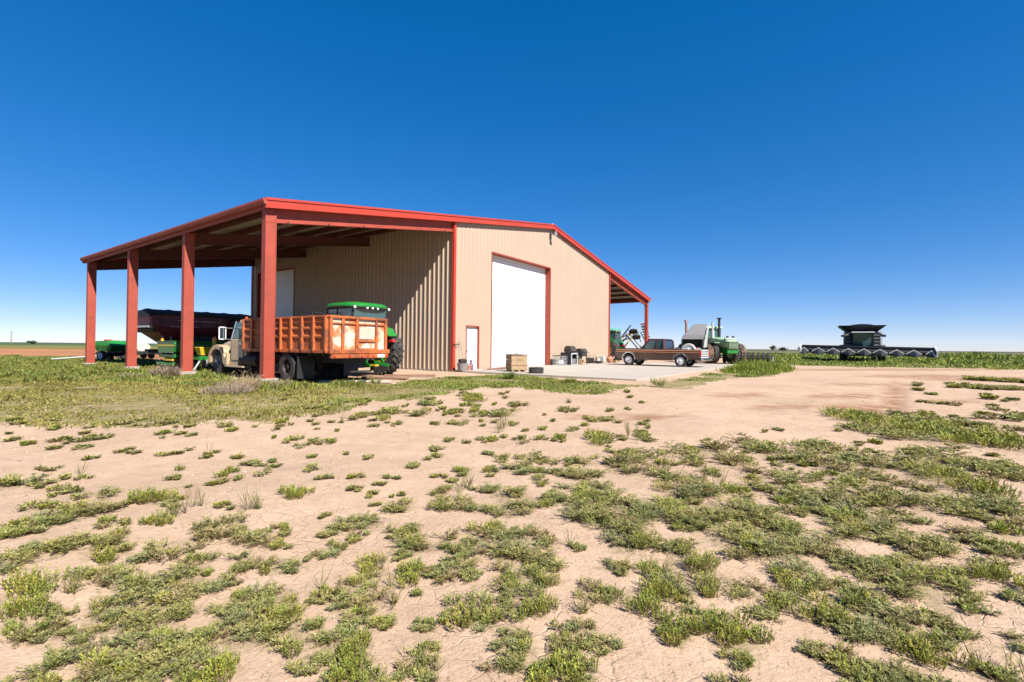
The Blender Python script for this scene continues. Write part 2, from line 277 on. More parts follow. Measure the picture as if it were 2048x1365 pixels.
def in_lawn(px, py):
    px, py = ragged(px, py)
    return pip(LAWN_YARD, px, py) | pip(LAWN_LEFT_TALL, px, py) | pip(LAWN_PAD, px, py) | pip(LAWN_RIGHT, px, py)

# ================================================================== ground
def wob(x, y, s, ph=0.0):
    return (np.sin(x*s + ph + 1.7*np.sin(y*s*.63 + ph)) + np.sin(y*s*1.13 + 2*ph + 1.4*np.sin(x*s*.71)) + .6*np.sin((x + y)*s*2.3 + ph))/2.6
na, nr = 540, 250
rad = 0.35*np.exp(np.linspace(0, math.log(9000/.35), nr)); ang = np.linspace(-math.pi, math.pi, na, endpoint=False)
GX = np.concatenate([[0], (rad[:, None]*np.sin(ang)[None]).ravel()]); GY = np.concatenate([[0], (rad[:, None]*np.cos(ang)[None]).ravel()])
GD = np.hypot(GX, GY); GZ = hgt(GX, GY)*np.clip(1.6 - GD/60, .0, 1) - .03*np.clip(GD/60 - .6, 0, 1)
q = np.arange(na); q2 = (q + 1) % na
F = [np.stack([np.zeros(na, int), 1 + q2, 1 + q, np.zeros(na, int)], 1)[:, :3]]
quads = np.concatenate([np.stack([1 + i*na + q, 1 + i*na + q2, 1 + (i + 1)*na + q2, 1 + (i + 1)*na + q], 1) for i in range(nr - 1)])
me = bpy.data.meshes.new('ground'); me.from_pydata(np.stack([GX, GY, GZ], 1).tolist(), [], [t[::-1] for t in F[0].tolist()] + [t[::-1] for t in quads.tolist()])
veg = np.zeros(len(GX)); near = GD < 30
for x, y, a, b, k in PATCH:
    e = ((GX - x)/(a*1.05))**2 + ((GY - y)/(b*1.05))**2; i = e < 2.2; veg[i] = np.maximum(veg[i], np.clip(1.35 - e[i]*.75, 0, 1)*(.55 if k == 's' else 1))
gpx, gpy = to_px(GX, GY, np.zeros_like(GX)); lawn = in_lawn(gpx, gpy) & (GY > 3); veg = np.maximum(veg, lawn*.85)
qd = 1146/np.maximum(GY, .1); wv = wob(GX, GY, .05)
soil = np.tile(np.array([.385, .278, .198]), (len(GX), 1))
def put(mask, c): soil[mask] = c
far = (GY > 25)
lf = far & (GX < 2)
put(lf & (qd < 31 + wv*1.0) , (.285, .138, .066)); put(lf & (qd < 12.3 + wv*.3), (.155, .140, .036)); put(lf & (qd < 8 + wv*.3), (.120, .130, .038)); put(lf & (qd < 5.2), (.058, .088, .040)); put(lf & (qd < 1.6), (.055, .08, .05))
rf = far & (GX >= 2) & ((gpx > 1460) | (qd < 22))
put(rf & (qd < 30 + wv*2.5) & (gpx > 1470), (.095, .125, .026)); put(rf & (qd < 14 + wv), (.105, .125, .032)); put(rf & (qd < 6.6 + .4*wv), (.125, .112, .066)); put(rf & (qd < 3.0), (.075, .085, .054)); put(rf & (qd < 1.2), (.055, .072, .055))
back = (GY < 0) & (GD > 40); put(back, (.15, .16, .05))
fld = np.zeros(len(GX)); fld[(lf & (qd < 31)) | (rf & (qd < 24))] = 1; veg[fld > 0] = np.minimum(veg[fld > 0], .25)
# wheel-churned, redder earth on the yard road
dist = np.zeros(len(GX))
for px, py, rx, ry in ((1730, 815, 80, 9), (1680, 790, 70, 5), (1790, 795, 22, 30), (1840, 752, 120, 3), (1990, 757, 140, 3.5), (1760, 739, 220, 2), (1560, 812, 60, 4), (1250, 830, 120, 5), (1480, 788, 60, 3), (720, 756, 70, 5), (300, 783, 120, 5), (1900, 800, 60, 4), (1740, 768, 90, 2)):
    e = ((gpx - px)/rx)**2 + ((gpy - py)/ry)**2; i = e < 2.2; dist[i] = np.maximum(dist[i], np.clip(1.3 - e[i]*.7, 0, 1))
for nm, arr in (('veg', veg), ('churn', dist), ('field', fld), ('lawn', lawn*(1 - fld))):
    at = me.attributes.new(nm, 'FLOAT', 'POINT'); at.data.foreach_set('value', arr.astype(np.float32))
at = me.attributes.new('soil', 'FLOAT_COLOR', 'POINT'); at.data.foreach_set('color', np.concatenate([soil, np.ones((len(GX), 1))], 1).astype(np.float32).ravel())
me.polygons.foreach_set('use_smooth', [True]*len(me.polygons))
def ground_material():
    m = bpy.data.materials.new('yard_earth'); m.use_nodes = True; t = m.node_tree; n = t.nodes; L = t.links.new; b = n['Principled BSDF']; b.inputs['Roughness'].default_value = .95; b.inputs['Specular IOR Level'].default_value = .15
    geo = n.new('ShaderNodeNewGeometry'); pos = geo.outputs['Position']
    def noise(s, d=5, r=.55):
        x = n.new('ShaderNodeTexNoise'); x.inputs['Scale'].default_value = s; x.inputs['Detail'].default_value = d; x.inputs['Roughness'].default_value = r; L(pos, x.inputs['Vector']); return x.outputs['Fac']
    def attr(nm):
        x = n.new('ShaderNodeAttribute'); x.attribute_name = nm; return x
    def math_(op, a, bb):
        x = n.new('ShaderNodeMath'); x.operation = op
        for i, v in enumerate((a, bb)):
            if isinstance(v, (int, float)): x.inputs[i].default_value = v
            else: L(v, x.inputs[i])
        return x.outputs[0]
    def ramp(f, a, bb, ca=(0, 0, 0, 1), cb=(1, 1, 1, 1)):
        x = n.new('ShaderNodeValToRGB'); x.color_ramp.elements[0].position = a; x.color_ramp.elements[1].position = bb; x.color_ramp.elements[0].color = ca; x.color_ramp.elements[1].color = cb; L(f, x.inputs['Fac']); return x.outputs['Color']
    def mix(f, a, bb, mode='MIX'):
        x = n.new('ShaderNodeMix'); x.data_type = 'RGBA'; x.blend_type = mode
        if isinstance(f, (int, float)): x.inputs['Factor'].default_value = f
        else: L(f, x.inputs['Factor'])
        for i, v in ((6, a), (7, bb)):
            if isinstance(v, tuple): x.inputs[i].default_value = v
            else: L(v, x.inputs[i])
        return x.outputs[2]
    c = attr('soil').outputs['Color']
    c = mix(1.0, c, ramp(noise(.35, 4), .3, .7, (.90, .88, .86, 1), (1.08, 1.08, 1.09, 1)), 'MULTIPLY')
    c = mix(1.0, c, ramp(noise(3.2, 6, .65), .3, .72, (.86, .83, .80, 1), (1.06, 1.06, 1.06, 1)), 'MULTIPLY')
    c = mix(1.0, c, ramp(noise(55, 4, .7), .30, .62, (.84, .81, .78, 1), (1.05, 1.05, 1.05, 1)), 'MULTIPLY')
    # dark specks of litter
    c = mix(math_('MULTIPLY', ramp(noise(24, 3, .7), .66, .72), .5), c, (.17, .115, .07, 1))
    # redder earth where wheels have turned it over
    c = mix(math_('MULTIPLY', attr('churn').outputs['Fac'], ramp(noise(2.2, 6, .75), .34, .58)), c, (.215, .108, .058, 1))
    # litter and low growth below the weeds
    vg = attr('veg').outputs['Fac']
    lit = ramp(math_('ADD', math_('MULTIPLY', vg, .42), math_('MULTIPLY', noise(22, 6, .75), .80)), .70, .88)
    gc = ramp(noise(5, 5, .6), .35, .65, (.105, .095, .036, 1), (.215, .165, .095, 1))
    c = mix(math_('MULTIPLY', lit, .7), c, gc)
    sod = ramp(math_('ADD', math_('MULTIPLY', attr('lawn').outputs['Fac'], .5), math_('MULTIPLY', noise(1.9, 6, .7), .8)), .76, .92)
    c = mix(math_('MULTIPLY', sod, math_('MULTIPLY', attr('lawn').outputs['Fac'], .8)), c, ramp(noise(9, 5, .7), .35, .65, (.095, .098, .026, 1), (.185, .150, .058, 1)))
    # streaks of the far fields
    fs = n.new('ShaderNodeMapping'); fs.inputs['Scale'].default_value = (.02, .05, 1); L(pos, fs.inputs['Vector'])
    fn = n.new('ShaderNodeTexNoise'); fn.inputs['Scale'].default_value = 1.0; fn.inputs['Detail'].default_value = 7; L(fs.outputs[0], fn.inputs['Vector'])
    c = mix(attr('field').outputs['Fac'], c, mix(1.0, c, ramp(fn.outputs['Fac'], .35, .65, (.72, .76, .70, 1), (1.2, 1.16, 1.15, 1)), 'MULTIPLY'))
    L(c, b.inputs['Base Color'])
    vo = n.new('ShaderNodeTexVoronoi'); vo.feature = 'DISTANCE_TO_EDGE'; vo.inputs['Scale'].default_value = 9; L(mix(.12, pos, n_col(n, L, pos)), vo.inputs['Vector'])
    crack = ramp(vo.outputs['Distance'], .0, .035)
    hgt_ = math_('ADD', math_('MULTIPLY', noise(7, 6, .65), 1.0), math_('MULTIPLY', noise(60, 4, .7), .32))
    hgt_ = math_('ADD', hgt_, math_('MULTIPLY', math_('MULTIPLY', crack, ramp(noise(.8, 2), .44, .56)), .42))
    hgt_ = math_('ADD', hgt_, math_('MULTIPLY', math_('MULTIPLY', attr('churn').outputs['Fac'], noise(2.5, 5, .7)), 1.5))
    bp = n.new('ShaderNodeBump'); bp.inputs['Strength'].default_value = .55; bp.inputs['Distance'].default_value = .035; L(hgt_, bp.inputs['Height']); L(bp.outputs['Normal'], b.inputs['Normal'])
    return m
def n_col(n, L, pos):
    x = n.new('ShaderNodeTexNoise'); x.inputs['Scale'].default_value = 6; L(pos, x.inputs['Vector']); return x.outputs['Color']
me.materials.append(ground_material()); ground = bpy.data.objects.new('ground', me); COL.objects.link(ground); ground['kind'] = 'structure'
# concrete apron before the big door and the floor of the barn, cast in bays
padroot = thing('concrete_apron', None, None, (BC[0], BC[1], 0), PHI); padroot['kind'] = 'structure'
us, vs_ = [9.0, 14.4, 19.8, 25.2, 30.6], [-9.2, -4.6, -.02]
for i in range(4):
    for j in range(2):
        g = .012; MB().box(us[i] + g, us[i + 1] - g, vs_[j] + g, vs_[j + 1] - g, -.12, .05 + .002*((i*3 + j*5) % 3)).build('slab', M['concrete'], padroot, bevel=.012)
MB().box(9.06, 30.54, -9.15, -.07, -.13, .028).build('joint_filler', M['dark'], padroot)
MB().box(BA + .02, BW - BA - .02, .08, BL - .1, -.1, .045).build('floor_slab', M['concrete'], padroot)

# ================================================================== barn
barn = thing('metal_barn', 'large tan ribbed-steel barn with red trim, white overhead door and open side sheds', 'barn', (BC[0], BC[1], 0), PHI)
SL = (HP - HE)/(BW/2)
def rz_(u): return HE + SL*min(u, BW - u)                   # top of roof
def ribs(a, b, pitch=.3048, ph=.15):                        # (position, proud) along a ribbed sheet from a to b
    pts = [(a, 0.0)]; k = math.floor((a - ph)/pitch)
    while True:
        c = ph + k*pitch; k += 1
        if c - .05 > b: break
        for d, h_ in ((-.048, 0), (-.022, .046), (.022, .046), (.048, 0)):
            if a < c + d < b: pts.append((c + d, h_))
        for d in (-.075 - .05, .075 + .05):
            pass
    pts.append((b, 0.0)); return sorted(pts)
def sheet(name, parent, a, b, z0, ztop, place, m, mesh=None):
    P = ribs(a, b); mb = MB(); n = len(P)
    mb.v = [place(p, h_, z0(p) if callable(z0) else z0) for p, h_ in P] + [place(p, h_, ztop(p)) for p, h_ in P]
    mb.f = [(i, i + 1, n + i + 1, n + i) for i in range(n - 1)]
    return mb.build(name, m, parent)
PW = .9144
D0, D1, DZ = 12.22, 18.36, 6.25                             # overhead door
E0, E1, EZ = 10.16, 11.17, 2.24                             # walk door
S0, S1, SZ = 13.9, 18.5, 6.2                                # side door in the left wall
wall_f = MB().box(BA + .4, BW - BA - .4, .12, .24, DZ + .35, DZ + .6).build('front_wall', M['tan'], barn)
wall_s = MB().box(BA + .10, BA + .25, .3, BL - .3, .0, .1).build('left_wall', M['tan'], barn)
wall_r = MB().box(BW - BA - .25, BW - BA - .10, .3, BL - .3, .0, .1).build('right_wall', M['tan'], barn)
wall_b = MB().box(BA + .3, BW - BA - .3, BL - .25, BL - .15, 0, .1).build('back_wall', M['tan'], barn)
def spans(a, b, cuts):
    e = sorted(set([a, b] + [c for c in cuts if a < c < b])); out = []
    x = a
    while x < b - 1e-6:
        nx = min([x + PW] + [c for c in e if c > x + 1e-6]); out.append((x, nx)); x = nx
    return out
def topf(u): return rz_(u) - .10
for a, b in spans(BA + .06, BW - BA - .06, [D0, D1, E0, E1, BW/2]):
    mid = (a + b)/2; z0 = DZ if D0 < mid < D1 else EZ if E0 < mid < E1 else .04
    sheet('wall_panel', wall_f, a, b, z0, topf, lambda p, h_, z: (p, .06 - .45*h_, z), M['tan'])
zt = topf(BA)
for a, b in spans(.06, BL - .06, [S0, S1]):
    mid = (a + b)/2
    sheet('wall_panel', wall_s, a, b, SZ if S0 < mid < S1 else .04, lambda p: zt, lambda p, h_, z: (BA + .04 - h_, p, z), M['tan'])
    sheet('wall_panel', wall_r, a, b, .04, lambda p: zt, lambda p, h_, z: (BW - BA - .04 + h_, p, z), M['tan'])
for a, b in spans(BA + .06, BW - BA - .06, [BW/2]):
    sheet('wall_panel', wall_b, a, b, .04, topf, lambda p, h_, z: (p, BL - .06 + h_, z), M['tan'])
# roof sheets, each running from eave to ridge
roof = MB().prism([(BW/2 - .25, HP - .055), (BW/2, HP - .015), (BW/2 + .25, HP - .055), (BW/2 + .25, HP - .03), (BW/2, HP + .012), (BW/2 - .25, HP - .03)], 'y', -.06, BL + .06).build('roof', M['roof'], barn)
for sgn in (0, 1):
    for a, b in spans(0.0, BL, []):
        P = ribs(a, b); n = len(P); mb = MB()
        X = (lambda u: u) if sgn == 0 else (lambda u: BW - u)
        mb.v = [(X(0.02), p, HE - .04 + h_) for p, h_ in P] + [(X(BW/2), p, HP - .055 + h_) for p, h_ in P]
        mb.f = [(i, i + 1, n + i + 1, n + i) for i in range(n - 1)]
        mb.build('roof_panel', M['roof'], roof)
MB().prism([(BW/2 - .2, HP - .02), (BW/2, HP + .02), (BW/2 + .2, HP - .02), (BW/2, HP + .10)], 'y', -.10, BL + .1).build('ridge_cap', M['white'], roof)
# rake and eave trim
for sgn in (0, 1):
    X = (lambda u: u) if sgn == 0 else (lambda u: BW - u)
    for y0, y1, nm in ((-.16, .0, 'rake_trim'), (BL, BL + .16, 'rake_trim')):
        mb = MB().prism([(X(-.06), HE + .02 - SL*.06), (X(BW/2), HP + .02), (X(BW/2), HP - .25), (X(-.06), HE - .28 - SL*.06)], 'y', y0, y1)
        mb.prism([(X(-.08), HE + .05 - SL*.08), (X(BW/2), HP + .05), (X(BW/2), HP - .02), (X(-.08), HE - .03 - SL*.08)], 'y', y0 - .03, y1 + .03)
        mb.build(nm, M['redtrim'], barn)
    s = -1 if sgn == 0 else 1; x0 = X(0)
    g = MB().prism([(x0 + s*.02, HE + .0), (x0 + s*.16, HE + .0), (x0 + s*.16, HE - .07), (x0 + s*.12, HE - .17), (x0 + s*.02, HE - .19)], 'y', -.17, BL + .17)
    g.build('eave_gutter', M['frame'], barn)
    MB().box(min(X(0), X(.05)), max(X(0), X(.05)), .01, BL - .01, HE - .30, HE - .05).build('eave_strut', M['frame'], barn)
# posts, footings, rafters and purlins of the side sheds
PV = [.14, 6.35, 12.55, 18.85]
def ibeam_v(x0, x1, yc, z0, z1, wf=.22, tf=.018, tw=.012):
    return MB().box(x0, x0 + tf, yc - wf/2, yc + wf/2, z0, z1).box(x1 - tf, x1, yc - wf/2, yc + wf/2, z0, z1).box(x0 + tf, x1 - tf, yc - tw/2, yc + tw/2, z0, z1)
for sgn in (0, 1):
    X = (lambda u: u) if sgn == 0 else (lambda u: BW - u)
    for yc in PV:
        f = .06 if yc < 1 else 0
        xa, xb = sorted((X(.03), X(.40)))
        mb = MB().box(xa, xa + .02, yc - .12, yc + .12, .1, HE - .2).box(xb - .02, xb, yc - .12, yc + .12, .1, HE - .2).box(xa + .02, xb - .02, yc - .10, yc + .10, .1, HE - .22)
        mb.box(xa - .04, xb + .04, yc - .16, yc + .16, .085, .104)
        po = mb.build('post', M['frame'], barn)
        MB().box(xa - .10, xb + .10, yc - .22, yc + .22, -.2, .085).build('footing', M['footing'], po, bevel=.02)
        bo = MB()
        for bx in (xa - .02, xb + .02):
            for by in (yc - .14, yc + .14): bo.cyl((bx, by, .1), (bx, by, .15), .014, n=6)
        bo.build('anchor_bolt', M['iron'], po)
        # rafter
        d = .42
        sl_pts = lambda top, bot: [(X(.05), HE - top), (X(BA), HE + SL*BA - top), (X(BA), HE + SL*BA - bot), (X(.05), HE - bot)]
        rf_ = MB().prism(sl_pts(.28, .28 + d), 'y', yc - .012, yc + .012)
        rf_.prism(sl_pts(.26, .28), 'y', yc - .10, yc + .10).prism(sl_pts(.28 + d, .30 + d), 'y', yc - .10, yc + .10)
        ro = rf_.build('rafter', M['frame' if yc < 1 else 'frame_shade'], barn)
        if yc < 1:
            cl = MB()
            for k in range(6):
                uu = .8 + k*1.55; z = HE + SL*uu - .30 - d; cl.box(X(uu) - .02, X(uu) + .02, yc - .13, yc - .105, z - .03, z + .05)
            cl.build('clip', M['iron'], ro)
    for k in range(6):
        uu = .75 + k*1.52; zt_ = HE + SL*uu - .065
        MB().box(X(uu) - .008, X(uu) + .008, .03, BL - .03, zt_ - .19, zt_ - .01).box(min(X(uu), X(uu + .07)), max(X(uu), X(uu + .07)), .03, BL - .03, zt_ - .2, zt_ - .19).box(min(X(uu), X(uu - .07)), max(X(uu), X(uu - .07)), .03, BL - .03, zt_ - .012, zt_ - .004).build('purlin', M['frame_shade'], barn)
# corner and base trim of the closed part
for xc, s in ((BA, -1), (BW - BA, 1)):
    for yc, t in ((.0, -1), (BL, 1)):
        mb = MB().box(min(xc + s*.02, xc - s*.13), max(xc + s*.02, xc - s*.13), min(yc + t*.0, yc + t*.025), max(yc, yc + t*.025), .02, topf(BA) - .02)
        mb.box(min(xc + s*.0, xc + s*.03), max(xc, xc + s*.03), min(yc - t*.14, yc + t*.02), max(yc - t*.14, yc + t*.02), .02, topf(BA) - .02)
        mb.build('corner_trim', M['redtrim'], barn)
# overhead door: sections, jambs and header
dr = MB().box(D0 + .12, D1 - .12, .46, .52, .05, DZ + .05).build('overhead_door', M['door'], barn)
nsec = 10; hsec = (DZ - .05 + .03)/nsec
for i in range(nsec):
    z = .05 + i*hsec
    mb = MB().box(D0 + .02, D1 - .02, .40, .455, z + .006, z + hsec - .006)
    for k in range(2): mb.box(D0 + .02, D1 - .02, .388, .402, z + .16 + k*.2, z + .22 + k*.2)
    mb.build('door_section', M['door'], dr, bevel=.006)
fr = MB().box(D1 - .005, D1 + .0, .03, .46, .02, DZ).box(D1 - .01, D1 + .035, .015, .062, .02, DZ + .03).build('door_jamb', M['frame'], dr)
MB().box(D0, D0 + .005, .03, .46, .02, DZ).box(D0 - .025, D0 + .01, .015, .062, .02, DZ + .03).build('door_jamb', M['frame'], dr)
MB().box(D0 + .006, D1 - .006, .03, .46, DZ - .004, DZ + .0).box(D0 + .012, D1 - .012, .015, .062, DZ - .01, DZ + .055).build('door_header', M['frame'], dr)
# walk door
wd = MB().box(E0 + .035, E1 - .035, .135, .175, .05, EZ - .05).build('walk_door', M['white'], barn, bevel=.004)
for a, b in ((E0 - .005, E0 + .03), (E1 - .03, E1 + .008)): MB().box(a, b, .02, .18, .03, EZ + .015).build('door_jamb', M['frame'], wd)
MB().box(E0 + .032, E1 - .032, .02, .18, EZ - .045, EZ + .02).build('door_header', M['frame'], wd)
MB().cyl((E0 + .13, .13, 1.0), (E0 + .13, .07, 1.0), .03).box(E0 + .10, E0 + .24, .06, .08, .985, 1.015).build('door_handle', M['alu'], wd)
# tall side door in the shaded left wall
sd = MB().box(BA + .26, BA + .30, S0 + .03, S1 - .8, .05, SZ).build('side_door', M['white'], barn)
for i in range(9): MB().box(BA + .235, BA + .262, S0 + .05, S1 - .82, .07 + i*.68, .07 + i*.68 + .66).build('door_section', M['white'], sd, bevel=.005)
MB().box(BA + .31, BA + .33, S1 - .9, S1, .05, SZ).build('dark_doorway', M['dark'], sd)
MB().box(BA - .01, BA + .3, S0 - .06, S0 + .02, .03, SZ + .06).build('door_jamb', M['frame'], sd)
MB().box(BA - .01, BA + .3, S1 - .02, S1 + .06, .03, SZ + .06).build('door_jamb', M['frame'], sd)
MB().box(BA - .01, BA + .3, S0 + .03, S1 - .03, SZ - .01, SZ + .06).build('door_header', M['frame'], sd)
# yard light below the ridge
lt = MB().box(18.22, 18.36, -.03, .03, 8.15, 8.5).cyl((18.29, -.03, 8.42), (18.29, -.34, 8.46), .022, n=8).build('yard_light', M['iron'], barn)
MB().lathe([(.06, .16), (.16, .0), (.15, -.01), (.045, .14)], (18.29, -.36, 8.34), 'z', 20).cyl((18.29, -.36, 8.46), (18.29, -.36, 8.60), .055, n=12).build('lamp_shade', M['greysteel'], lt, 40)
MB().lathe([(.001, -.06), (.07, -.04), (.10, .02), (.04, .12), (.001, .12)], (18.29, -.36, 8.32), 'z', 16).build('lamp_globe', M['lens'], lt, 40)
# ================================================================== vehicles: local x = forward, y = left, z = up
def arch(cx, cz, r, a0=0, a1=180, n=10):
    return [(cx + r*math.cos(R(a0 + (a1 - a0)*i/n)), cz + r*math.sin(R(a0 + (a1 - a0)*i/n))) for i in range(n + 1)]
# ------------------------------------------------------------------ old grain truck
def grain_truck():
    x, y, _ = bw(1.62, -.5); t = thing('grain_truck', 'old beige-cab farm truck with rusty orange steel grain bed under the shed edge', 'truck', (x, y, 0), PHI + math.pi/2)
    # chassis
    MB().box(-2.1, 5.3, .33, .43, .62, .84).box(-2.1, 5.3, -.43, -.33, .62, .84).box(-2.1, -2.0, -.33, .33, .62, .84).box(1.3, 1.4, -.33, .33, .62, .84).build('frame', M['iron'], t)
    MB().cyl((0, -1.0, .47), (0, 1.0, .47), .08).lathe([(.001, -.2), (.17, -.12), (.2, 0), (.17, .12), (.001, .2)], (0, 0, .47), 'y', 16).build('rear_axle', M['iron'], t, 40)
    MB().cyl((5.1, -.8, .47), (5.1, .8, .47), .06).build('front_axle', M['iron'], t)
    for yy in (1.0, .70, -1.0, -.70): wheel(t, (0, yy, .47), .47, .24, .26, 'tyre', 'iron', 0, -.02 if abs(yy) > .9 else .0, 0 if yy > 0 else math.pi)
    for yy in (.88, -.88): wheel(t, (5.1, yy, .47), .47, .23, .26, 'tyre', 'greysteel', 0, .04, 0 if yy > 0 else math.pi)
    MB().cyl((2.2, .80, .62), (3.4, .80, .62), .22, n=18).build('fuel_tank', M['iron'], t, 40)
    # bed
    bed = MB().box(-2.25, 2.85, -1.08, 1.08, .98, 1.03).build('bed', M['bedfloor'], t)
    for i in range(7): MB().box(-2.0 + i*.75, -1.9 + i*.75, -1.06, 1.06, .86, .975).build('cross_member', M['iron'], bed)
    for s in (1, -1):
        lo, hi = (1.075, 1.10) if s > 0 else (-1.10, -1.075)
        sd = MB().box(-2.22, 2.82, lo, hi, 1.0, 2.06).build('side_panel', M['orange'], t)
        rb = MB()
        for z in (1.40, 1.66):
            rb.prism([(s*1.095, z), (s*1.14, z + .03), (s*1.14, z + .08), (s*1.095, z + .11)], 'x', -2.2, 2.8)
        rb.build('side_rib', M['orange'], sd)
        MB().box(-2.26, 2.86, min(s*1.04, s*1.15), max(s*1.04, s*1.15), 2.045, 2.11).build('top_rail', M['orange'], sd, bevel=.01)
        MB().box(-2.24, 2.84, min(s*1.06, s*1.16), max(s*1.06, s*1.16), .95, 1.06).build('bottom_rail', M['orange'], sd, bevel=.01)
        MB().box(-2.2, 2.8, min(s*1.10, s*1.135), max(s*1.10, s*1.135), 1.90, 1.925).build('side_rib', M['orange'], sd)
        for k in range(9):
            xx = -2.18 + k*(4.98/8)
            MB().box(xx - .045, xx + .045, min(s*1.095, s*1.185), max(s*1.095, s*1.185), 1.0, 2.08).build('stake', M['orange'], sd, bevel=.012)
    MB().box(2.80, 2.86, -1.07, 1.07, 1.0, 2.2).build('headboard', M['orange'], t)
    tg = MB().box(-2.26, -2.225, -1.07, 1.07, 1.02, 2.06).build('tailgate', M['tailgate'], t)
    for yy in (1.04, .62, .10, -.66, -1.04): MB().box(-2.33, -2.265, yy - .045, yy + .045, 1.0, 2.08).build('tailgate_stake', M['orange'], tg, bevel=.012)
    MB().box(-2.34, -2.262, -1.1, 1.1, 2.03, 2.105).build('tailgate_rail', M['orange'], tg, bevel=.01)
    MB().box(-2.31, -2.262, -1.0, 1.0, 1.86, 1.90).build('tailgate_rib', M['orange'], tg)
    MB().box(-2.315, -2.262, -.60, .06, 1.32, 1.37).box(-2.315, -2.262, -.60, .06, 1.07, 1.11).build('grain_door_rail', M['orange'], tg)
    MB().box(-2.285, -2.262, -.55, .0, 1.40, 1.78).build('grain_door', M['palewood'], tg)
    bp = MB().box(-2.42, -2.30, -1.13, 1.13, .94, 1.07).box(-2.40, -2.28, -1.08, 1.08, .80, .93).build('rear_sill', M['orange'], t, bevel=.012)
    for yy in (.98, .45, -.02, -.25, -.45, -1.02): MB().cyl((-2.40, yy, .865), (-2.425, yy, .865), .03, n=10).build('marker_light', M['redlens'], bp)
    MB().box(-2.412, -2.402, -.92, -.62, .81, .92).build('licence_plate', M['offwhite'], bp)
    MB().box(-2.44, -2.30, -.40, .40, .35, .40).build('rear_bar', M['iron'], t)
    for yy in (.86, -.86): MB().box(-.72, -.70, yy - .30, yy + .30, .12, .84).build('mud_flap', M['black'], t)
    # cab
    cab = MB().loft([[(2.98, -.95, .55), (2.98, .95, .55), (2.98, .97, 1.35), (2.98, .84, 2.05), (2.98, -.84, 2.05), (2.98, -.97, 1.35)],
                     [(3.05, -.96, .52), (3.05, .96, .52), (3.05, .98, 1.38), (3.05, .86, 2.12), (3.05, -.86, 2.12), (3.05, -.98, 1.38)],
                     [(3.62, -.96, .52), (3.62, .96, .52), (3.62, .98, 1.38), (3.62, .86, 2.12), (3.62, -.86, 2.12), (3.62, -.98, 1.38)],
                     [(4.12, -.96, .52), (4.12, .96, .52), (4.12, .98, 1.36), (4.12, .95, 1.43), (4.12, -.95, 1.43), (4.12, -.98, 1.36)]]).build('cab', M['beige'], t, bevel=.025)
    MB().loft([[(3.70, -.80, 2.03), (3.70, .80, 2.03), (3.73, .80, 2.035), (3.73, -.80, 2.035)], [(4.105, -.88, 1.45), (4.105, .88, 1.45), (4.135, .88, 1.455), (4.135, -.88, 1.455)]]).build('windshield', M['glass'], cab)
    for s in (1, -1):
        MB().prism([(3.16, 1.42), (3.98, 1.42), (3.62, 2.0), (3.16, 2.0)], 'y', *sorted((s*.955, s*.985))).build('side_window', M['tealglass'], cab)
        MB().prism([(3.95, 1.40), (4.06, 1.40), (3.70, 2.06), (3.62, 2.04)], 'y', *sorted((s*.95, s*.995))).build('window_post', M['chrome'], cab)
        d = MB().box(3.12, 4.02, min(s*.975, s*1.0), max(s*.975, s*1.0), .60, 1.38).build('door', M['beige'], t, bevel=.015)
        MB().box(3.2, 3.36, min(s*1.0, s*1.03), max(s*1.0, s*1.03), 1.20, 1.24).build('door_handle', M['chrome'], d)
        MB().box(3.0, 4.35, min(s*.78, s*1.08), max(s*.78, s*1.08), .34, .40).build('running_board', M['beige'], t, bevel=.01)
        MB().box(3.55, 4.3, min(s*.80, s*.98), max(s*.80, s*.98), .40, .56).build('step_box', M['beige'], t, bevel=.01)
        fp = [(4.22, .42), (4.22, .85)] + [(5.1 + .72*math.cos(R(a)), .50 + .68*math.sin(R(a))) for a in (165, 140, 115, 90, 65, 40, 15)] + [(5.83, .48), (5.66, .48)] + [(5.1 + .56*math.cos(R(a)), .47 + .56*math.sin(R(a))) for a in (0, 30, 60, 90, 120, 150, 178)] + [(4.46, .42)]
        MB().prism(fp, 'y', *sorted((s*.66, s*1.06))).build('fender', M['beige'], t, bevel=.03)
        m = MB().tube([(3.95, s*.98, 1.80), (4.02, s*1.28, 1.80), (4.02, s*1.28, 1.40), (3.95, s*.99, 1.36)], .016, 6)
        mi = m.build('mirror_arm', M['chrome'], t)
        g = MB(); z0, z1 = 1.38, 1.82
        g.tube([(4.03, s*1.20, z0), (4.03, s*1.42, z0), (4.03, s*1.42, z1), (4.03, s*1.20, z1), (4.03, s*1.20, z0)], .022, 8)
        g.build('mirror_frame', M['white'], mi)
        MB().box(4.015, 4.045, min(s*1.215, s*1.405), max(s*1.215, s*1.405), z0 + .02, z1 - .02).build('mirror_glass', M['glass'], mi)
        MB().lathe([(.001, .05), (.10, .05), (.11, .0), (.001, 0)], (5.86, s*.78, .92), 'x', 18).build('headlight', M['lens'], t)
    MB().loft([oval(0, 0, 1.08, .82, .36, 4.13, 16, 4), oval(0, 0, 1.06, .76, .35, 4.6, 16, 3.6), oval(0, 0, 1.02, .70, .33, 5.3, 16, 3.4), oval(0, 0, .98, .66, .31, 5.62, 16, 3.2), oval(0, 0, .95, .58, .24, 5.72, 16, 3)]).build('hood', M['beige'], t, 50)
    gr = MB().box(5.70, 5.80, -.72, .72, .55, 1.05).build('grille', M['beige'], t, bevel=.02)
    for i in range(5): MB().box(5.80, 5.82, -.62, .62, .62 + i*.085, .65 + i*.085).build('grille_bar', M['chrome'], gr)
    MB().box(5.84, 5.98, -1.05, 1.05, .40, .56).build('front_bumper', M['white'], t, bevel=.02)
    return t
grain_truck()

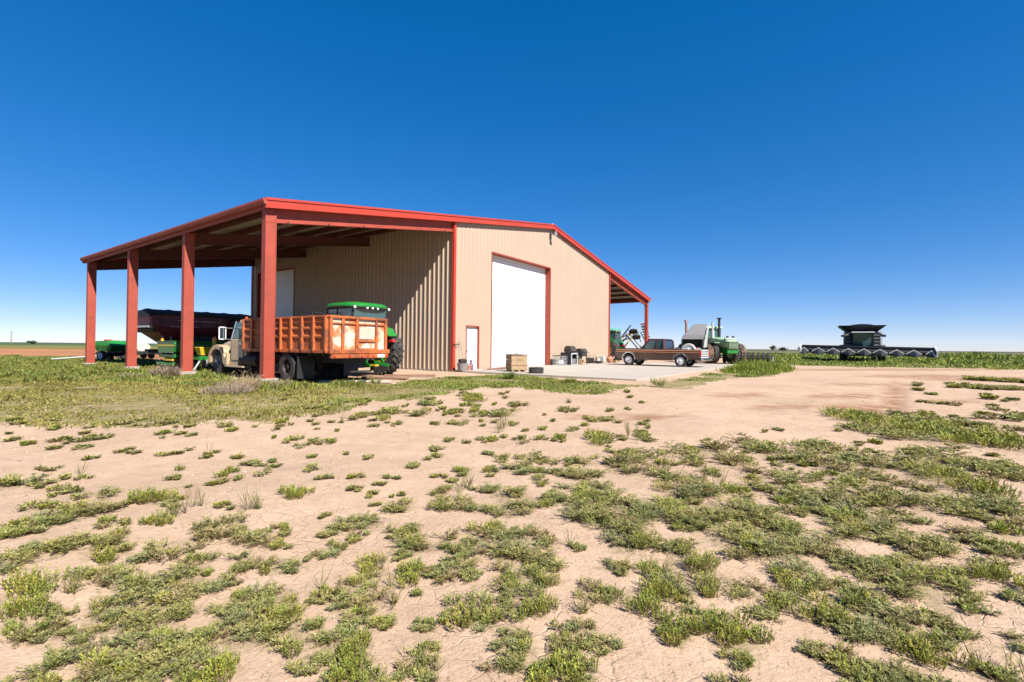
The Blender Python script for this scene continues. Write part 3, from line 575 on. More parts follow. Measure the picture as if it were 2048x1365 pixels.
# ------------------------------------------------------------------ row-crop tractors
def tractor(label, loc, rz, roofm='green', body='green', group=None):
    t = thing('tractor', label, 'tractor', loc, rz, group)
    MB().loft([oval(0, 0, 1.38, .42, .34, .75, 14, 3.5), oval(0, 0, 1.42, .42, .36, 1.6, 14, 3.2), oval(0, 0, 1.36, .38, .34, 3.0, 14, 3), oval(0, 0, 1.26, .33, .28, 3.55, 14, 2.8), oval(0, 0, 1.2, .22, .2, 3.72, 14, 2.6)]).build('hood', M[body], t, 50)
    for s in (1, -1): MB().box(1.2, 3.3, min(s*.40, s*.432), max(s*.40, s*.432), 1.34, 1.40).build('hood_stripe', M['yellow'], t)
    MB().box(-.6, 3.2, -.26, .26, .62, 1.1).box(2.5, 3.3, -.9, .9, .66, .82).cyl((0, -1.3, .95), (0, 1.3, .95), .12, n=12).build('chassis', M['iron'], t)
    cabf = MB()
    for s in (1, -1):
        for (x0, x1) in ((-.55, -.62), (.35, .30), (1.05, .95)): cabf.bar((x0, s*.72, 1.2), (x1, s*.80, 2.66), .07)
        cabf.bar((-.6, s*.76, 1.25), (1.06, s*.76, 1.25), .07)
    cabf.bar((-.57, -.74, 1.25), (-.57, .74, 1.25), .07); cabf.bar((1.05, -.74, 1.25), (1.05, .74, 1.25), .07)
    MB().box(-.5, 1.0, -.7, .7, 1.08, 1.22).build('cab_floor', M['black'], t)
    cf = cabf.build('cab_frame', M['black'], t)
    for s in (1, -1): MB().loft([[(-.52, s*.735, 1.27), (1.0, s*.735, 1.27), (1.0, s*.75, 1.27), (-.52, s*.75, 1.27)], [(-.58, s*.80, 2.62), (.92, s*.80, 2.62), (.92, s*.815, 2.62), (-.58, s*.815, 2.62)]]).build('side_glass', M['tealglass'], cf)
    MB().loft([[(-.585, -.70, 1.27), (-.585, .70, 1.27), (-.57, .70, 1.27), (-.57, -.70, 1.27)], [(-.655, -.77, 2.62), (-.655, .77, 2.62), (-.64, .77, 2.62), (-.64, -.77, 2.62)]]).build('rear_glass', M['tealglass'], cf)
    MB().loft([[(1.06, -.70, 1.27), (1.06, .70, 1.27), (1.075, .70, 1.27), (1.075, -.70, 1.27)], [(.96, -.77, 2.62), (.96, .77, 2.62), (.975, .77, 2.62), (.975, -.77, 2.62)]]).build('front_glass', M['tealglass'], cf)
    MB().box(-.2, .35, -.25, .25, 1.25, 1.45).box(-.25, -.1, -.25, .25, 1.45, 2.1).build('seat', M['seat'], t, bevel=.05)
    rf = []
    for z, k in ((2.64, .93), (2.70, 1.0), (2.78, 1.0), (2.85, .92), (2.89, .70)):
        rf.append([(.18 + 1.0*k*math.copysign(abs(math.cos(a))**.5, math.cos(a)), .98*k*math.copysign(abs(math.sin(a))**.5, math.sin(a)), z) for a in [2*math.pi*(i + .5)/20 for i in range(20)]])
    rfo = MB().loft(rf).build('roof', M[roofm], t, 50)
    MB().loft([[(p[0]*.97, p[1]*.97, 2.63) for p in rf[1]], [(p[0]*.99, p[1]*.99, 2.70) for p in rf[1]]]).build('roof_underside', M['black'], rfo)
    for yy in (-.82, -.25, 0, .25, .82): MB().lathe([(.001, -.03), (.045, -.03), (.05, 0), (.04, .03), (.001, .03)], (-.775, yy, 2.665), 'x', 12).build('work_light', M['lens'], rfo)
    for s in (1, -1):
        f = MB().prism([(.98*math.cos(R(a)), .95 + 1.06*math.sin(R(a))) for a in (15, 35, 60, 90, 120, 145)] + [(1.04*math.cos(R(a)), .95 + 1.12*math.sin(R(a))) for a in (145, 120, 90, 60, 35, 15)], 'y', *sorted((s*.78, s*1.22)))
        f.build('rear_fender', M[body], t, bevel=.01)
        wheel(t, (0, s*1.24, .95), .95, .50, .48, 'tyre', 'yellow', 24, .08, 0 if s > 0 else math.pi, 40)
        wheel(t, (2.9, s*1.05, .72), .72, .40, .36, 'tyre', 'yellow', 20, .08, 0 if s > 0 else math.pi)
        m = MB().tube([(.95, s*.8, 2.45), (1.0, s*1.45, 2.48), (1.0, s*1.45, 2.35)], .02, 6).build('mirror_arm', M['black'], t)
        MB().box(.98, 1.03, s*1.45 - .11, s*1.45 + .11, 2.05, 2.36).build('mirror', M['black'], m, bevel=.02)
        MB().bar((-.55, s*.32, .55), (-1.25, s*.45, .42), .05, .12).bar((-.5, s*.36, 1.1), (-1.0, s*.40, .55), .05).bar((-.45, s*.36, 1.15), (-.85, s*.40, 1.22), .08).bar((-.85, s*.40, 1.22), (-.95, s*.41, .5), .05).build('hitch_arm', M[body], t)
        MB().box(-.95, -.75, s*.95 - .08, s*.95 + .08, 1.35, 1.45).build('tail_light', M['redlens'], t)
    MB().cyl((.95, -.86, 1.3), (.95, -.86, 2.6), .09, n=12).cyl((.95, -.86, 2.6), (.88, -.86, 2.78), .06, n=12).build('exhaust', M['black'], t, 40)
    MB().bar((-.6, 0, 1.0), (-1.1, 0, .9), .08).box(-1.1, -.5, -.08, .08, .40, .46).build('drawbar', M['yellow'], t)
    return t
x, y, _ = bw(4.12, .5); tractor('green cab tractor with rounded roof, parked in the shed beside the orange grain bed', (x, y, 0), PHI + math.pi/2)
x, y, _ = bw(31.9, 1.7); tractor('green tractor behind the barn corner, parked in front of the folded disc harrow', (x, y, 0), PHI + math.pi/2 + .10, 'teal')

# ------------------------------------------------------------------ articulated four-wheel-drive tractor
def big_tractor():
    t = thing('articulated_tractor', 'pale green articulated tractor with dual lugged tyres and twin stacks, behind the pickup', 'tractor', (17.15, 41.6, 0), R(-80))
    MB().box(.6, 3.3, -.45, .45, .85, 1.35).box(-2.6, .4, -.42, .42, .85, 1.30).cyl((.5, 0, .8), (.5, 0, 1.4), .22).build('chassis', M['green'], t)
    MB().loft([oval(0, 0, 1.78, .52, .42, .55, 14, 4), oval(0, 0, 1.74, .52, .42, 1.6, 14, 4), oval(0, 0, 1.62, .50, .38, 2.9, 14, 4), oval(0, 0, 1.50, .48, .34, 3.35, 14, 4)]).build('hood', M['pale'], t, 50)
    g = MB().box(3.34, 3.40, -.44, .44, 1.2, 1.78).build('grille', M['black'], t)
    for i in range(5): MB().box(3.40, 3.415, -.42, .42, 1.26 + i*.1, 1.29 + i*.1).build('grille_bar', M['pale'], g)
    for s in (1, -1): MB().lathe([(.001, .05), (.08, .04), (.10, -.08), (.001, -.08)], (3.0, s*.26, 2.16), 'x', 14).build('headlight', M['black'], t)
    MB().box(2.9, 3.05, -.5, .5, 1.98, 2.1).build('light_bar', M['palesteel'], t)
    c = MB()
    for s in (1, -1):
        for xx in (-.95, .5): c.bar((xx, s*.75, 1.4), (xx*.96, s*.72, 2.95), .10)
        c.box(-1.0, .56, s*.76 - .05, s*.76 + .05, 1.35, 1.95)
    c.box(-1.0, -.9, -.75, .75, 1.35, 1.9).box(.46, .56, -.75, .75, 1.35, 1.9)
    cf = c.build('cab_frame', M['pale'], t)
    for s in (1, -1): MB().box(-.88, .42, s*.74 - .012, s*.74 + .012, 1.96, 2.88).build('side_glass', M['tealglass'], cf)
    MB().box(-.93, -.90, -.68, .68, 1.92, 2.88).build('rear_glass', M['tealglass'], cf); MB().box(.44, .47, -.68, .68, 1.92, 2.88).build('front_glass', M['tealglass'], cf)
    MB().box(-1.1, .68, -.88, .88, 2.93, 3.10).build('cab_roof', M['pale'], t, bevel=.05)
    MB().box(-.4, .1, -.25, .25, 1.6, 2.4).build('seat', M['seat'], t, bevel=.05)
    MB().cyl((.95, .34, 2.1), (.95, .34, 2.95), .13, n=16).cyl((.95, .34, 2.95), (.95, .34, 3.75), .10, n=16).lathe([(.001, .1), (.13, .1), (.24, .02), (.22, 0), (.001, .0)], (.95, .34, 3.75), 'z', 20).build('air_cleaner_stack', M['black'], t, 40)
    MB().cyl((1.05, -.34, 2.1), (1.05, -.34, 2.75), .15, n=16).cyl((1.05, -.34, 2.75), (1.05, -.34, 3.45), .08, n=16).build('exhaust_stack', M['palesteel'], t, 40)
    MB().box(-2.5, -1.15, -.55, .55, 1.3, 1.62).build('rear_deck', M['pale'], t, bevel=.03)
    for xx in (1.9, -1.6):
        for s in (1, -1):
            for k, yy in enumerate((.92, 1.46)): wheel(t, (xx, s*yy, .82), .82, .46, .40, 'dusty' if (xx > 0 and k) else 'tyre', 'pale', 22, .06, 0 if s > 0 else math.pi)
            MB().box(xx - .75, xx + .75, min(s*.7, s*1.2), max(s*.7, s*1.2), 1.68, 1.72).build('fender', M['pale'], t)
    return t
big_tractor()
# ------------------------------------------------------------------ grey hopper behind the pickup bed
def hopper():
    t = thing('feed_hopper', 'tapered dark grey steel hopper with white edge and rusty stack, behind the pickup bed', 'hopper', (14.35, 37.6, 0), R(-18))
    MB().loft([[(-.95, -.6, 1.92), (.62, -.6, 1.92), (.62, .7, 1.92), (-.95, .7, 1.92)], [(-.80, -.55, 2.25), (.66, -.55, 2.25), (.66, .66, 2.25), (-.80, .66, 2.25)], [(-.12, -.3, 3.05), (.92, -.3, 3.05), (.92, .5, 3.05), (-.12, .5, 3.05)], [(.0, -.2, 3.12), (.85, -.2, 3.12), (.85, .4, 3.12), (.0, .4, 3.12)]]).build('tapered_body', M['greysteel'], t, bevel=.02)
    MB().loft([[(.62, -.66, 1.3), (.86, -.66, 1.3), (.86, -.60, 1.3), (.62, -.60, 1.3)], [(.95, -.36, 3.08), (1.05, -.36, 3.08), (1.05, -.30, 3.08), (.95, -.30, 3.08)]]).build('edge_strip', M['palesteel'], t)
    MB().box(-.95, .60, .60, .66, 1.0, 1.92).box(-.95, -.87, -.6, .6, .9, 1.92).box(.52, .60, -.6, .6, .9, 1.92).box(-.9, .6, -.58, .62, .85, .95).build('frame', M['black'], t)
    MB().cyl((-.62, -.35, 1.95), (-.62, -.35, 3.25), .085, n=14).cyl((-.62, -.35, 3.25), (-.74, -.35, 3.45), .08, n=14).build('stack', M['rust'], t, 40)
    for xx in (-.6, .4):
        for s in (1, -1): wheel(t, (xx, s*.72, .42), .42, .22, .22, 'dusty', 'greysteel', 0, .03, 0 if s > 0 else math.pi)
    MB().cyl((-.6, -.6, .42), (-.6, .6, .42), .05).cyl((.4, -.6, .42), (.4, .6, .42), .05).box(-.65, -.55, -.3, .3, .42, .88).box(.35, .45, -.3, .3, .42, .88).build('axle', M['iron'], t)
hopper()

# ------------------------------------------------------------------ combine harvester
def combine():
    px, py = 39.2, 53.6; t = thing('combine_harvester', 'dark combine harvester with black flared tank and wide header, out in the green field', 'combine', (px, py, .0), math.atan2(-py, -px) + R(3))
    MB().prism([(-4.6, 1.2), (1.0, 1.2), (1.2, 1.6), (1.0, 3.25), (-3.4, 3.3), (-4.6, 2.6)], 'y', -1.55, 1.55).build('body', M['greysteel'], t, bevel=.06)
    for s in (1, -1):
        MB().box(.35, 1.25, min(s*.98, s*1.62), max(s*.98, s*1.62), 1.5, 3.1).build('side_shield', M['black'], t, bevel=.04)
        for k in range(4): MB().box(1.25, 1.28, min(s*1.05, s*1.55), max(s*1.05, s*1.55), 1.7 + k*.36, 1.86 + k*.36).build('shield_louvre', M['greysteel'], t)
    # cab
    cab = MB().box(1.0, 2.3, -.92, .92, 1.45, 1.62).build('cab_floor', M['black'], t)
    gl = MB().loft([[(1.0, -.90, 1.63), (2.25, -.82, 1.63), (2.42, 0, 1.63), (2.25, .82, 1.63), (1.0, .90, 1.63)], [(1.0, -.96, 3.0), (2.45, -.88, 3.0), (2.66, 0, 3.0), (2.45, .88, 3.0), (1.0, .96, 3.0)]]).build('cab_glass', M['tealglass'], cab, 20)
    fr = MB()
    for yy in (-.86, .86): fr.bar((2.26, yy, 1.6), (2.48, yy*1.04, 3.05), .07)
    fr.build('cab_post', M['black'], cab)
    rf = MB().box(.9, 2.75, -1.05, 1.05, 3.0, 3.16).build('cab_roof', M['greysteel'], t, bevel=.05)
    MB().box(2.74, 2.80, -.98, .98, 3.10, 3.20).build('light_bar', M['white'], rf)
    MB().box(2.0, 2.3, -.25, .25, 1.62, 2.5).build('seat', M['seat'], t, bevel=.06)
    # grain tank extension: four flared panels and a tarp
    z0, z1 = 3.30, 3.93; lo = [(-2.6, -1.45), (.9, -1.45), (.9, 1.45), (-2.6, 1.45)]; hi = [(-3.2, -2.15), (1.5, -2.15), (1.5, 2.15), (-3.2, 2.15)]
    for i in range(4):
        j = (i + 1) % 4; a, b, c, d = (*lo[i], z0), (*lo[j], z0), (*hi[j], z1), (*hi[i], z1)
        cx = Vector((-.85, 0, 0)); ins = lambda p: tuple(Vector(p) + (cx - Vector((p[0], p[1], 0))).normalized()*.04)
        MB().loft([[a, b, ins(b), ins(a)], [d, c, ins(c), ins(d)]]).build('tank_panel', M['black'], t)
    MB().loft([[(x_, -1.7 + 3.4*k/8, 3.62 + (.48 if x_ > -3 and x_ < 1.2 else .3)*math.sin(math.pi*(.12 + .76*k/8))) for k in range(9)] + [(x_, 1.7 - 3.4*k/8, 3.55) for k in range(9)] for x_ in (-2.9, -1, .6, 1.1)]).build('tank_cover', M['tarp'], t, 40)
    for s in (1, -1):
        m = MB().tube([(2.2, s*1.0, 2.95), (2.7, s*1.75, 2.85), (2.7, s*1.75, 2.7)], .03, 6).build('mirror_arm', M['black'], t)
        MB().box(2.67, 2.72, s*1.75 - .2, s*1.75 + .2, 2.62, 2.86).build('mirror', M['black'], m)
        wheel(t, (.9, s*1.72, .88), .88, .62, .42, 'tyre', 'greysteel', 20, .1, 0 if s > 0 else math.pi)
        wheel(t, (-3.6, s*1.35, .6), .60, .45, .3, 'tyre', 'greysteel', 16, .08, 0 if s > 0 else math.pi)
    MB().cyl((.9, -1.5, .9), (.9, 1.5, .9), .14).cyl((-3.6, -1.2, .6), (-3.6, 1.2, .6), .1).box(.7, 1.1, -.5, .5, .8, 1.25).box(-3.8, -3.4, -.4, .4, .5, 1.25).build('axle', M['iron'], t)
    # platform, ladder and railings on the machine's left
    ld = MB().box(1.0, 2.2, .98, 1.7, 1.46, 1.52)
    for xx in (1.1, 2.1): ld.tube([(xx, 1.68, 1.5), (xx, 1.68, 2.5)], .025, 6)
    ld.tube([(1.1, 1.68, 2.5), (2.1, 1.68, 2.5)], .025, 6).tube([(1.1, 1.68, 2.0), (2.1, 1.68, 2.0)], .025, 6); pl = ld.build('platform_rail', M['alu'], t)
    st = MB()
    for yy in (1.75, 2.15): st.bar((1.3, yy, 1.5), (1.3, yy + .25, .5), .05)
    for k in range(5): st.box(1.2, 1.4, 1.80 + k*.04, 2.2 + k*.05, 1.35 - k*.2, 1.38 - k*.2)
    st.build('ladder', M['alu'], t)
    MB().cyl((.2, 1.62, 2.9), (-3.5, 2.0, 3.2), .2, n=14).build('unload_auger', M['greysteel'], t, 40)
    MB().loft([[(1.2, -.62, .95), (1.2, .62, .95), (1.2, .62, 1.6), (1.2, -.62, 1.6)], [(3.2, -.66, .6), (3.2, .66, .6), (3.2, .66, 1.25), (3.2, -.66, 1.25)]]).build('feeder_house', M['black'], t)
    # header
    HW = 5.75; tl = Matrix.Rotation(R(-1.2), 3, 'X'); hd = MB()
    hd.box(3.2, 3.4, -HW, HW, .62, 1.32).box(3.15, 3.5, -HW, HW, 1.24, 1.40).box(3.4, 4.0, -HW, HW, .52, .66).cyl((3.75, -HW, .86), (3.75, HW, .86), .2, n=14)
    hob = hd.build('header_frame', M['black'], t); hob.rotation_euler = (R(-1.2), 0, 0); hob.location = (0, 0, .24)
    ns = 8; pit = 2*(HW - .35)/ns; hp = pit*.46
    snout = MB().loft([[(3.9, -hp, .50), (3.9, hp, .50), (3.9, hp, .66), (3.9, .10, 1.04), (3.9, -.10, 1.04), (3.9, -hp, .66)], [(4.5, -hp*.75, .46), (4.5, hp*.75, .46), (4.5, hp*.75, .58), (4.5, .08, .86), (4.5, -.08, .86), (4.5, -hp*.75, .58)], [(5.5, -.06, .40), (5.5, .06, .40), (5.5, .05, .43), (5.5, .03, .48), (5.5, -.03, .48), (5.5, -.05, .43)]]).mesh('snout', M['black'], 40)
    ridge = MB()
    for s in (1, -1): ridge.loft([[(3.88, s*.0, 1.14), (3.88, s*hp, .76), (3.88, s*hp, .66), (3.88, s*.0, 1.02)], [(4.0, s*.0, 1.13), (4.0, s*hp, .75), (4.0, s*hp, .66), (4.0, s*.0, 1.02)]])
    rme = ridge.mesh('snout_cap', M['offwhite'])
    for i in range(ns + 1):
        sn = inst('snout', snout, hob, (0, -HW + .35 + pit*i, 0), sc=(1, .72 if i in (0, ns) else 1, 1)); inst('snout_cap', rme, hob, (0, -HW + .35 + pit*i, 0), sc=(1, .72 if i in (0, ns) else 1, 1))
    for s in (1, -1): MB().loft([[(3.3, s*5.62, .5), (3.3, s*5.85, .5), (3.3, s*5.85, 1.55), (3.3, s*5.62, 1.55)], [(4.6, s*5.66, .45), (4.6, s*5.80, .45), (4.6, s*5.78, 1.0), (4.6, s*5.70, 1.0)]]).build('end_divider', M['palesteel'], hob)
    return t
combine()

# ------------------------------------------------------------------ grain cart and drills in the shed
def grain_cart():
    x, y, _ = bw(.88, 13.75); t = thing('grain_cart', 'long dark maroon grain cart with black roll tarp, crosswise in the shed', 'grain cart', (x, y, 0), PHI)
    Lc, h = 5.1, 1.3     # local x runs along the cart (away from the yard), y across
    MB().loft([[(1.3, -.35, .95), (Lc - 1.2, -.35, .95), (Lc - 1.2, .35, .95), (1.3, .35, .95)], [(.45, -h + .1, 1.75), (Lc - .25, -h + .1, 1.75), (Lc - .25, h - .1, 1.75), (.45, h - .1, 1.75)], [(.18, -h, 2.05), (Lc, -h, 2.05), (Lc, h, 2.05), (.18, h, 2.05)], [(.18, -h, 2.66), (Lc, -h, 2.66), (Lc, h, 2.66), (.18, h, 2.66)]]).build('tank', M['maroon'], t, bevel=.015)
    MB().box(.03, .175, -h + .05, h - .05, 2.12, 2.60).build('end_panel', M['pinkred'], t, bevel=.02)
    MB().box(.0, .16, -h + .1, h - .1, 1.98, 2.10).build('end_rail', M['palesteel'], t, bevel=.02)
    MB().cyl((.35, -h + .15, 1.90), (.35, h - .15, 1.90), .14, n=14).build('tarp_tube', M['iron'], t, 40)
    rg = []
    for x_ in (-.02, .25, Lc + .03):
        e = .10 if x_ < 0 else 0
        rg.append([(x_, -h - .05, 2.62 - e)] + [(x_, -h - .04 + (2*h + .08)*k/10, 2.72 - e + .24*math.sin(math.pi*k/10)) for k in range(11)] + [(x_, h + .05, 2.62 - e)])
    tp = MB().loft(rg).build('tarp', M['tarp'], t, 40)
    for k in range(6): MB().tube([(.3 + k*.9, -h - .05 + (2*h + .1)*j/8, 2.735 + .24*math.sin(math.pi*j/8)) for j in range(9)], .018, 6).build('tarp_bow', M['iron'], tp)
    MB().tube([(-.05, -h - .09, 2.66), (Lc + .05, -h - .09, 2.62)], .035, 8).build('roll_tube', M['black'], tp)
    for z in (2.05, 2.35): MB().box(1.2 if z > 2.2 else .9, 3.2 if z > 2.2 else 2.2, -h - .02, -h - .003, z, z + .03).build('side_stripe', M['palesteel'], t)
    for k in range(6): MB().box(.5 + k*.85, .56 + k*.85, -h - .05, -h - .002, 2.0, 2.62).build('side_stake', M['maroon'], t)
    for k in (.6, .95):
        MB().bar((k, -h + .3, 2.0), (k + .25, -h + .35, .7), .09).build('support_leg', M['greysteel'], t)
    MB().box(.4, Lc - .4, -.5, -.38, .72, .9).box(.4, Lc - .4, .38, .5, .72, .9).box(2.3, 2.5, -1.2, 1.2, .7, .85).build('frame', M['iron'], t)
    MB().bar((.5, 0, .8), (-.7, 0, .5), .12).build('tongue', M['black'], t)
    for s in (1, -1): wheel(t, (2.4, s*1.25, .82), .82, .55, .42, 'tyre', 'greysteel', 20, .05, 0 if s > 0 else math.pi)
    a = MB().cyl((Lc - .6, -h - .15, .9), (Lc - 1.4, -h - .35, 2.5), .16, n=14).build('auger', M['black'], t, 40)
grain_cart()
def grain_drill():
    x, y, _ = bw(.55, 9.45); t = thing('grain_drill', 'long green grain drill with yellow end stripe, crosswise in the shed before the maroon cart', 'grain drill', (x, y, 0), PHI)
    Ld = 4.6
    MB().prism([(-.85, .82), (.85, .82), (1.0, 1.20), (.92, 1.28), (-.92, 1.28), (-1.0, 1.20)], 'x', 0, Ld).build('seed_box', M['green'], t, bevel=.02)
    MB().box(-.03, Ld + .02, -.97, .97, 1.285, 1.32).build('box_lid', M['green'], t, bevel=.008)
    MB().prism([(-.94, 1.08), (.94, 1.08), (.965, 1.15), (-.965, 1.15)], 'x', -.012, -.002).build('end_stripe', M['yellow'], t)
    MB().box(-.02, 0, -.8, .8, .80, .815).build('end_trim', M['palesteel'], t)
    MB().box(0.02, Ld - .02, -.99, -.975, 1.10, 1.13).build('side_stripe', M['greysteel'], t)
    MB().box(.05, .2, -.9, .9, .58, .72).box(Ld - .2, Ld - .05, -.9, .9, .58, .72).box(.2, Ld - .2, -.9, -.75, .6, .72).box(.2, Ld - .2, .75, .9, .6, .72).box(.06, .18, -.7, -.6, .7, .83).box(.06, .18, .6, .7, .7, .83).build('frame', M['green'], t, bevel=.01)
    MB().box(-.05, .02, -.86, .0, .44, .52).build('end_bracket', M['yellow'], t)
    MB().box(-.04, .06, -.9, .9, .24, .36).build('lower_beam', M['green'], t, bevel=.02)
    disc = MB().lathe([(.19, .0), (.001, .035), (.001, .02), (.185, -.008)], axis='x', n=18).mesh('opener_disc', M['iron'], 40)
    for i in range(22):
        xx = .2 + i*(Ld - .4)/21; inst('opener_disc', disc, t, (xx, -.75, .22))
    arm = MB().bar((0, -.75, .25), (0, -.2, .62), .03, .06).mesh('opener_arm', M['iron'])
    for i in range(22): inst('opener_arm', arm, t, (.2 + i*(Ld - .4)/21, 0, 0))
    for k in range(6): MB().cyl((.3 + k*.75, -.78, .80), (.3 + k*.75, -.75, .35), .025, n=6).build('seed_tube', M['greyplastic'], t)
    for yy in (.35, -.35):
        for xx in (.5, Ld - .5): wheel(t, (xx, .55, .36), .36, .22, .18, 'dusty', 'yellow', 0, .03)
    MB().lathe([(.001, .12), (.05, .10), (.06, 0), (.001, 0)], (.08, .62, 1.32), 'z', 12).build('warning_light', M['amber'], t)
grain_drill()
def planter():
    x, y, _ = bw(1.15, 7.1); t = thing('row_planter', 'green planter with yellow hopper and amber lamp on a yellow mast, ahead of the truck', 'planter', (x, y, 0), PHI)
    MB().box(-.2, 2.6, -.10, .10, .50, .66).box(-.1, 0, -.1, .8, .5, .62).build('toolbar', M['green'], t, bevel=.01)
    for k in range(3):
        xx = .15 + k*.8
        MB().loft([[(xx - .18, .2, .70), (xx + .18, .2, .70), (xx + .18, .55, .70), (xx - .18, .55, .70)], [(xx - .26, .12, 1.02), (xx + .26, .12, 1.02), (xx + .26, .66, 1.02), (xx - .26, .66, 1.02)], [(xx - .26, .12, 1.06), (xx + .26, .12, 1.06), (xx + .26, .66, 1.06), (xx - .26, .66, 1.06)]]).build('seed_hopper', M['yellow'], t, bevel=.015)
        MB().box(xx - .05, xx + .05, .1, .6, .25, .70).build('row_unit', M['iron'], t)
        wheel(t, (xx, .5, .22), .22, .10, .12, 'tyre', 'yellow', 0, .02, R(90), 24, 'press_wheel')
    MB().box(.35, .95, -.55, -.12, .46, .78).build('gear_box', M['green'], t, bevel=.02)
    MB().box(.25, 1.05, -.62, -.1, .26, .34).build('skid', M['green'], t)
    ms = MB().box(.36, .46, -.06, .04, .66, 1.32).build('lamp_mast', M['yellow'], t)
    MB().lathe([(.001, .20), (.06, .18), (.085, .04), (.08, 0), (.001, 0)], (.41, -.01, 1.32), 'z', 14).build('warning_light', M['amber'], ms, 40)
    for k in range(3): MB().tube([(.5 + .1*k, -.1, .70), (.62 + .12*k, -.2, 1.05 - .05*k), (.85 + .12*k, -.25, .95), (.95 + .1*k, -.3, .72)], .016, 6).build('hose', M['black'], t)
    MB().bar((-.5, -.25, .05), (-.1, .0, .55), .05).build('parking_stand', M['palesteel'], t)
planter()
def green_box():
    gx, gy = gnd_pt(224, 722); t = thing('hopper_trailer', 'short green hopper trailer with white wheel in the field past the last shed post', 'trailer', (gx, gy, 0), R(-18))
    MB().loft([[(-.75, -.45, .62), (.55, -.45, .62), (.55, .45, .62), (-.75, .45, .62)], [(-.95, -.6, 1.02), (.85, -.6, 1.02), (.85, .6, 1.02), (-.95, .6, 1.02)], [(-.9, -.6, 1.32), (.45, -.6, 1.36), (.45, .6, 1.36), (-.9, .6, 1.32)]]).build('hopper', M['green'], t, bevel=.03)
    MB().box(-.35, .15, -.3, .3, 1.35, 1.44).build('lid', M['redlens'], t, bevel=.02); MB().box(.18, .4, -.2, .2, 1.36, 1.48).build('cap', M['offwhite'], t, bevel=.02)
    MB().box(-.95, .9, -.4, -.3, .5, .6).box(-.95, .9, .3, .4, .5, .6).box(-.1, .1, -.62, .62, .3, .5).build('frame', M['iron'], t)
    for s in (1, -1): wheel(t, (.15, s*.72, .34), .34, .22, .20, 'tyre', 'white', 0, .04, 0 if s > 0 else math.pi)
    MB().bar((-.9, 0, .55), (-2.4, .15, .42), .09).build('tongue', M['rust'], t); MB().bar((-.9, .25, .5), (-2.3, .18, .34), .06).build('brace', M['palesteel'], t)
green_box()
gx, gy = gnd_pt(150, 722); pipe = thing('irrigation_pipe', 'long pale pipe propped on the ground beside the green hopper trailer', 'pipe', (gx, gy, 0), 0)
MB().cyl((-1.2, -.4, .10), (1.9, .9, .42), .05, n=12).build('pipe', M['palesteel'], pipe, 40); MB().box(1.5, 1.8, .65, .95, -.05, .34).build('block', M['oldwood'], pipe, bevel=.01)
gx, gy = gnd_pt(272, 718); ft = thing('flat_trailer', 'low black flat trailer parked behind the shed posts', 'trailer', (gx, gy, 0), R(-15))
MB().box(-1.6, 1.6, -.8, .8, .42, .56).build('deck', M['black'], ft); MB().bar((1.6, 0, .45), (2.7, 0, .35), .09).build('tongue', M['black'], ft)
for s in (1, -1):
    for xx in (-.45, .35): wheel(ft, (xx, s*.92, .30), .30, .18, .17, 'tyre', 'greysteel', 0, .03, 0 if s > 0 else math.pi, 24)
ld = thing('wrapped_load', 'crumpled white wrapped load sitting on the low black trailer', 'load', (gx, gy, .56), R(-15)); ld.scale = (.62, .8, .85)
rg = []
for i in range(9):
    xx = -1.2 + 2.4*i/8; rg.append([(xx + .05*math.sin(i*3), .66*math.cos(a)*(1 + .08*math.sin(3*a + i)), .40 + .40*math.sin(a)*(1 + .12*math.sin(2*a + i*1.7))) for a in [2*math.pi*k/14 for k in range(14)]])
MB().loft(rg).build('wrap', M['offwhite'], ld, 60); MB().box(-1.1, 1.1, -.5, .5, 0, .06).build('pallet', M['oldwood'], ld)

